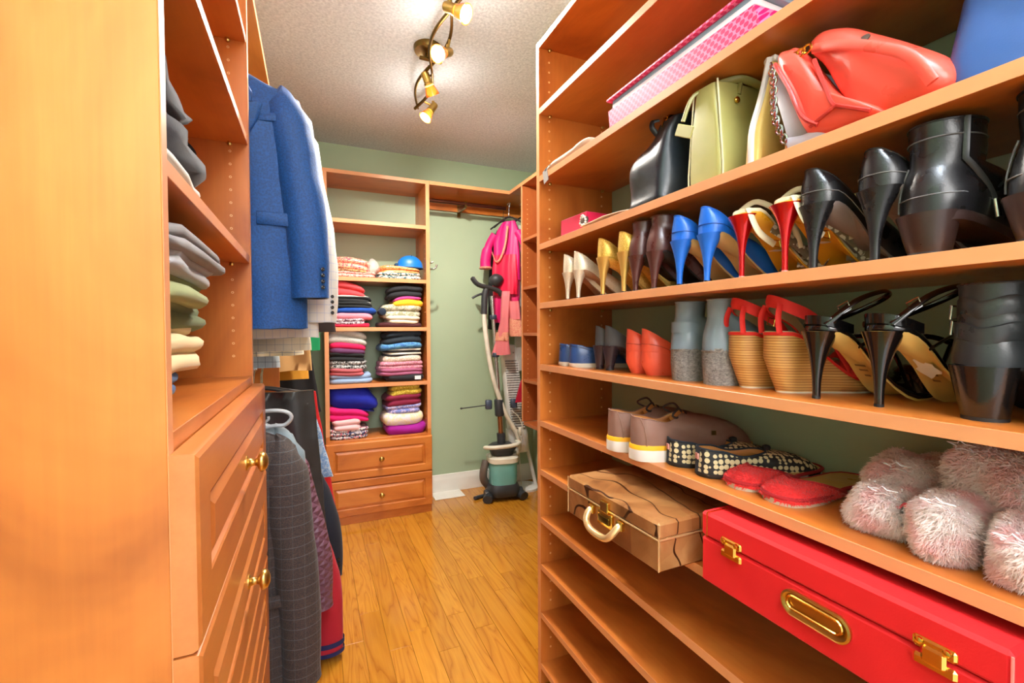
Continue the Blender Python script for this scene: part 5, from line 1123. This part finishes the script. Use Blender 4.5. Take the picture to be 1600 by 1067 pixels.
# ------------------------------------------------------------------ far corner: steamer, fan, hanging dress
DKP = plain('charcoal_plastic', (52, 54, 58), .45); OFFW = plain('warm_white_plastic', (226, 222, 206), .35); SIL = plain('silver_tube', (206, 204, 200), .2, .9); BLP = plain('slate_clip', (60, 70, 88), .4)
TEAL = NT('teal_water_tank').fin(sc((112, 186, 186)), .12, 0, Transmission_Weight=.0, Coat_Weight=.5)
s = thing('garment_steamer', 'upright garment steamer with teal water tank and telescopic pole', 'steamer', (1.225, 3.03, 0), radians(-8)); s.scale = (1.15, 1.12, 1)
body = G().loft([rr(.17, .2, .03, .5, 36), rr(.2, .22, .05, .5, 36), rr(.2, .22, .09, .5, 36), rr(.175, .2, .115, .55, 36)]).build('base', DKP, s, ang=50)
for sx in (-1, 1):
    G().tube(spline([(sx*.06, -.02, .03), (sx*.1, -.075, .035), (sx*.115, -.11, .03)], 5), [.03]*11, 12).build('foot', DKP, s)
    G().lathe([(.012, -.014), (.036, -.014), (.038, -.006), (.038, .006), (.036, .014), (.012, .014)], 20, (sx*.105, -.045, .038), (1, 0, 0)).build('wheel', DKP, s, ang=40)
G().tube([(-.09, .02, .012), (-.15, .0, .012), (-.175, -.02, .014)], .013, 10).build('pedal', DKP, s)
G().loft([rr(.165, .17, .105, .6, 36, 0, -.012), rr(.172, .178, .14, .6, 36, 0, -.012), rr(.175, .18, .265, .6, 36, 0, -.012)]).build('water_tank', TEAL, s, ang=50)
for zz in (.16, .185): G().loft([rr(.178, .184, zz, .6, 36, 0, -.012), rr(.178, .184, zz+.003, .6, 36, 0, -.012)], False, False).build('tank_rib', TEAL, s)
G().loft([rr(.17, .175, .262, .6, 36, 0, -.012), rr(.188, .192, .268, .6, 36, 0, -.012), rr(.188, .192, .298, .6, 36, 0, -.012), rr(.15, .15, .308, .6, 36, 0, -.012)]).build('tank_cap', OFFW, s, ang=40)
G().tube(spline([(-.085, .02, .08), (-.115, .0, .13), (-.118, -.01, .2), (-.1, .0, .27)], 6), .024, 12).build('side_housing', plain('grey_brown_plastic', (104, 92, 84), .45), s)
G().loft([rr(.13, .12, .305, .6, 32), rr(.15, .13, .335, .6, 32), rr(.15, .13, .345, .6, 32)]).build('neck', DKP, s, ang=40)
hd = [(-.1, .0, .36), (-.11, -.05, .375), (-.06, -.085, .38), (.04, -.085, .385), (.1, -.05, .39), (.105, .02, .385)]
G().tube(spline(hd, 6), .014, 10).build('carry_handle', OFFW, s)
G().loft([rr(.16, .14, .345, .6, 32), rr(.18, .15, .36, .6, 32), rr(.12, .1, .385, .6, 32)]).build('handle_ring', DKP, s, ang=40)
P0, P1 = Vector((0, .0, .36)), Vector((-.05, .03, 1.44))
def pp_(t): return lerp(P0, P1, t)
for a, b_, r_, m in ((0, .09, .026, DKP), (.06, .30, .0155, plain('copper_tube', (190, 130, 90), .2, .9)), (.28, .62, .0135, SIL), (.6, 1.0, .0115, SIL)): G().tube([pp_(a), pp_(b_)], r_, 12).build('pole_section', m, s)
for t in (.29, .61, .86): G().lathe([(.02, -.016), (.023, -.01), (.023, .01), (.02, .016)], 14, pp_(t), P1-P0).build('pole_clamp', BLP, s)
G().lathe([(.026, -.06), (.03, -.05), (.03, .05), (.026, .06)], 14, pp_(.26), P1-P0).build('pole_collar', DKP, s)
q = pp_(.285); G().tube([q+Vector((-.24, -.03, -.015)), q+Vector((-.05, -.02, 0))], .004, 8).lathe([(.004, -.008), (.008, 0), (.004, .008)], 10, q+Vector((-.24, -.03, -.015)), (1, 0, 0)).build('clip_rod', DKP, s)
for d in (-.07, .09): G().box(q.x+d-.02, q.x+d+.02, q.y-.035, q.y-.005, q.z-.032, q.z+.035, .006).build('clothes_clip', BLP, s)
hs = spline([P1+Vector((-.055, -.02, -.07)), P1+Vector((-.05, -.03, -.25)), P1+Vector((-.01, -.035, -.55)), P1+Vector((.06, -.03, -.8)), P1+Vector((.15, -.02, -1.0)), P1+Vector((.17, 0, -1.12)), P1+Vector((.12, .02, -1.2)), Vector((.06, .05, .2))], 8)
G().tube(hs, .0145, 12).build('hose', OFFW, s)
hb = G().tube(spline([P1+Vector((-.055, -.02, -.13)), P1+Vector((-.05, -.02, 0)), P1+Vector((-.035, -.02, .06))], 6), .02, 12).build('steam_handle', DKP, s)
G().lathe([(.012, -.02), (.04, -.012), (.046, .01), (.036, .045), (.015, .058)], 18, P1+Vector((.015, -.03, .1)), (.25, -.6, .6)).build('steam_head', DKP, s, ang=50)
G().lathe([(.026, 0), (.028, .01), (.015, .018)], 16, P1+Vector((.03, -.055, .12)), (.4, -.7, .5)).build('red_dial', plain('dark_red_plastic', (140, 24, 34), .3), s)
G().tube(spline([P1+Vector((-.13, -.02, .13)), P1+Vector((-.09, -.03, .075)), P1+Vector((.02, -.04, .04)), P1+Vector((.06, -.03, .0))], 6), [.006]+[.018]*17+[.008], 10, flat=.5).build('hook_arm', DKP, s)
G().tube(spline([P1+Vector((-.13, -.03, -.02)), P1+Vector((-.1, -.03, .0)), P1+Vector((-.05, -.02, .02))], 5), [.008]*10+[.014], 10).build('trigger', DKP, s)
G().tube(spline([(.09, -.02, .3), (.13, -.03, .45), (.11, -.03, .56), (.06, -.02, .62)], 6), .0025, 6).build('power_cord', OFFW, s); G().box(.1, .12, -.045, -.025, .44, .5, .004).build('plug', OFFW, s)
# tower fan
FW = plain('fan_white_plastic', (226, 226, 224), .35); GRL = plain('fan_grille_dark', (92, 90, 86), .6)
f = thing('tower_fan', 'white tower fan leaning behind the garment steamer', 'fan', (1.43, 3.12, 0), radians(-6))
def fr_(z, w, d, e=.75): return rr(w, d, z, e, 32, -.11*(z/1.0)*.95, .0)
G().loft([rr(.24, .2, 0, .8, 32), rr(.24, .2, .015, .8, 32), rr(.2, .16, .03, .8, 32)]).build('foot', FW, f, ang=40)
for sx in (-1, 1): G().tube(spline([(sx*.1, -.02, .02), (sx*.082-.01, -.01, .15), (sx*.07-.035, 0, .32)], 6), .014, 10, flat=1).build('foot_leg', FW, f)
G().tube([(-.01, 0, .03), (-.03, 0, .32)], .005, 8).build('cable', OFFW, f)
G().loft([fr_(.29, .13, .12), fr_(.31, .155, .14), fr_(.43, .16, .145), fr_(.46, .15, .135)]).build('collar', FW, f, ang=40)
G().loft([fr_(.44, .135, .12), fr_(1.0, .125, .115)]).build('housing', FW, f)
G().loft([fr_(.99, .128, .118), fr_(1.06, .126, .116), fr_(1.085, .11, .1), fr_(1.092, .06, .05)]).build('top_cap', FW, f, ang=50)
G().loft([[Vector((-.11*(z)*.95+x, -.0615, z)) for x, z in ((-.05, .47), (.05, .47), (.05, .975), (-.05, .975))], [Vector((-.11*(z)*.95+x, -.0622, z)) for x, z in ((-.048, .475), (.048, .475), (.048, .97), (-.048, .97))]]).build('grille_back', GRL, f, flat=True)
gb = G()
for i in range(28):
    z = .48+.0178*i; gb.tube([(-.11*z*.95-.05, -.064, z), (-.11*z*.95+.05, -.064, z)], .0036, 6)
for i in range(9):
    x = -.044+.011*i; gb.tube([(-.11*.475*.95+x, -.067, .475), (-.11*.975*.95+x, -.067, .975)], .0016, 5)
o = gb.build('grille_bars', FW, f); o['kind'] = 'stuff'
for x in (-.02, .02): G().lathe([(.005, 0), (.004, .003)], 10, (-.108+x, -.06, 1.03), (0, -1, 0)).build('button', GRL, f)
d = thing('duster', 'striped green and yellow handled duster standing behind the fan', 'duster', (1.345, 3.215, 0))
for k, (z0, z1, c) in enumerate(((.0, 1.04, (196, 190, 176)), (1.04, 1.09, (30, 140, 90)), (1.09, 1.14, (236, 196, 60)), (1.14, 1.19, (40, 110, 150)), (1.19, 1.26, (40, 140, 80)))):
    G().lathe([(.011, z0), (.0115, z1)], 12, (0, 0, 0)).build('handle_band', plain('duster_%d' % k, c, .4), d)
# hanging outfit
PINK = F('fuchsia_silk', (214, 20, 116), rough=.5); REDP = F('scarlet_pink_silk', (236, 16, 66), rough=.5); SHEER = F('dusty_pink_chiffon', (222, 120, 126), rough=.6); GTRIM = F('gold_pink_trim', (232, 176, 140), 'lace', (214, 130, 110), .6)
def cloth(root, name, rows, mat, jit=.004, seed=0, n=40, e=.7):
    g = G().loft([[Vector((p.x+dx, p.y+dy+.006*sin(9*p.x*12), p.z)) for p in rr(w, dd, z, e, n)] for z, w, dd, dx, dy in rows]); g.jitter(jit, 16, seed); return g.build(name, mat, root, ang=80)
k = thing('pink_outfit', 'fuchsia and scarlet embroidered outfit hanging in the far corner', 'dress', (1.275, 3.04, 1.15), radians(-48), 'outfits in the far corner')
b_ = cloth(k, 'bodice', [(.40, .22, .07, 0, 0), (.5, .225, .075, 0, 0), (.58, .21, .07, 0, 0), (.68, .2, .06, .0, 0), (.76, .16, .05, .01, 0), (.82, .1, .04, .02, 0)], PINK, .005, 1)
cloth(k, 'front_panel', [(.30, .2, .085, -.005, -.012), (.4, .21, .09, -.005, -.012), (.5, .2, .088, -.005, -.012), (.58, .18, .08, 0, -.01)], REDP, .006, 2)
cloth(k, 'skirt', [(.1, .2, .07, -.02, .012), (.2, .21, .075, -.015, .012), (.32, .21, .07, -.005, .01), (.42, .2, .06, 0, .005)], F('deep_magenta_silk', (206, 10, 96), rough=.5), .006, 3)
cloth(k, 'sheer_scarf', [(-.13, .14, .03, -.02, -.055), (-.02, .1, .03, -.01, -.058), (.12, .07, .03, .01, -.06), (.28, .075, .03, .02, -.06), (.32, .07, .025, .02, -.056)], SHEER, .006, 4)
cloth(k, 'scarf_border', [(-.03, .11, .034, -.012, -.059), (.03, .1, .034, -.006, -.06)], GTRIM, .004, 4)
cloth(k, 'folded_scarf_end', [(.0, .1, .04, .09, -.03), (.02, .11, .045, .09, -.03), (.13, .1, .04, .08, -.03)], GTRIM, .005, 5)
cloth(k, 'scarf_side', [(.12, .1, .035, .08, -.035), (.25, .09, .035, .07, -.04)], SHEER, .005, 6)
G().tube(spline([(-.085, -.06, .6), (-.05, -.07, .53), (-.01, -.07, .56), (.02, -.06, .66), (.03, -.045, .78)], 6), .007, 8, flat=.5).build('neck_trim', GTRIM, b_)
for sx in (-1, 1):
    sl = G().tube(spline([(sx*.09, 0, .74), (sx*.14, -.005, .66), (sx*.165, -.01, .56), (sx*.165, -.01, .5)], 6), [.03]*8+[.04]*11, 16).build('sleeve', PINK, k)
    G().tube([(sx*.165+.04*cos(q), -.01+.04*sin(q), .5) for q in [2*pi*i/20 for i in range(20)]], .008, 6, True).build('sleeve_trim', GTRIM, sl)
hanger(k, .02, 0, 2.085-1.15, .12, .06, PLH)
k = thing('dark_garment', 'black garment hanging behind the pink outfit', 'garment', (1.3, 3.16, 1.2), radians(-38), 'outfits in the far corner')
cloth(k, 'cloth', [(.0, .24, .05, 0, 0), (.3, .24, .05, 0, 0), (.6, .2, .05, .0, 0), (.74, .1, .04, .0, 0)], F('black_crepe', (20, 18, 22)), .006, 7); hanger(k, 0, 0, 2.085-1.2, .1, .05, PLH)
k = thing('garment_bag', 'clear plastic garment cover hanging beside the wall-hung shelves', 'garment bag', (1.375, 3.0, .95), radians(-50), 'outfits in the far corner')
cloth(k, 'cover', [(-.05, .06, .03, .0, 0), (.1, .1, .05, 0, 0), (.4, .12, .05, .0, 0), (.8, .12, .05, .0, 0), (1.0, .06, .03, .0, 0)], pl_, .012, 8); hanger(k, 0, 0, 2.085-.95, .05, .02, PLH)
o = G().loft([[Vector((-.0+x, y, 0)) for x, y in ((-.1, -.01), (.06, -.02), (.06, .02), (-.1, .012))], [Vector((.0+x, y, .14)) for x, y in ((-.06, -.015), (.06, -.02), (.06, .02), (-.05, .012))], [Vector((x, y, .27)) for x, y in ((.02, -.012), (.06, -.015), (.06, .015), (.02, .012))]]).jitter(.006, 20, 3).build('crimson_cloth', F('crimson_cloth', (188, 10, 52)), ang=60)
o.location = (1.415, 2.99, .68); tag(o, 'crimson cloth hanging in front of the tower fan', 'cloth')
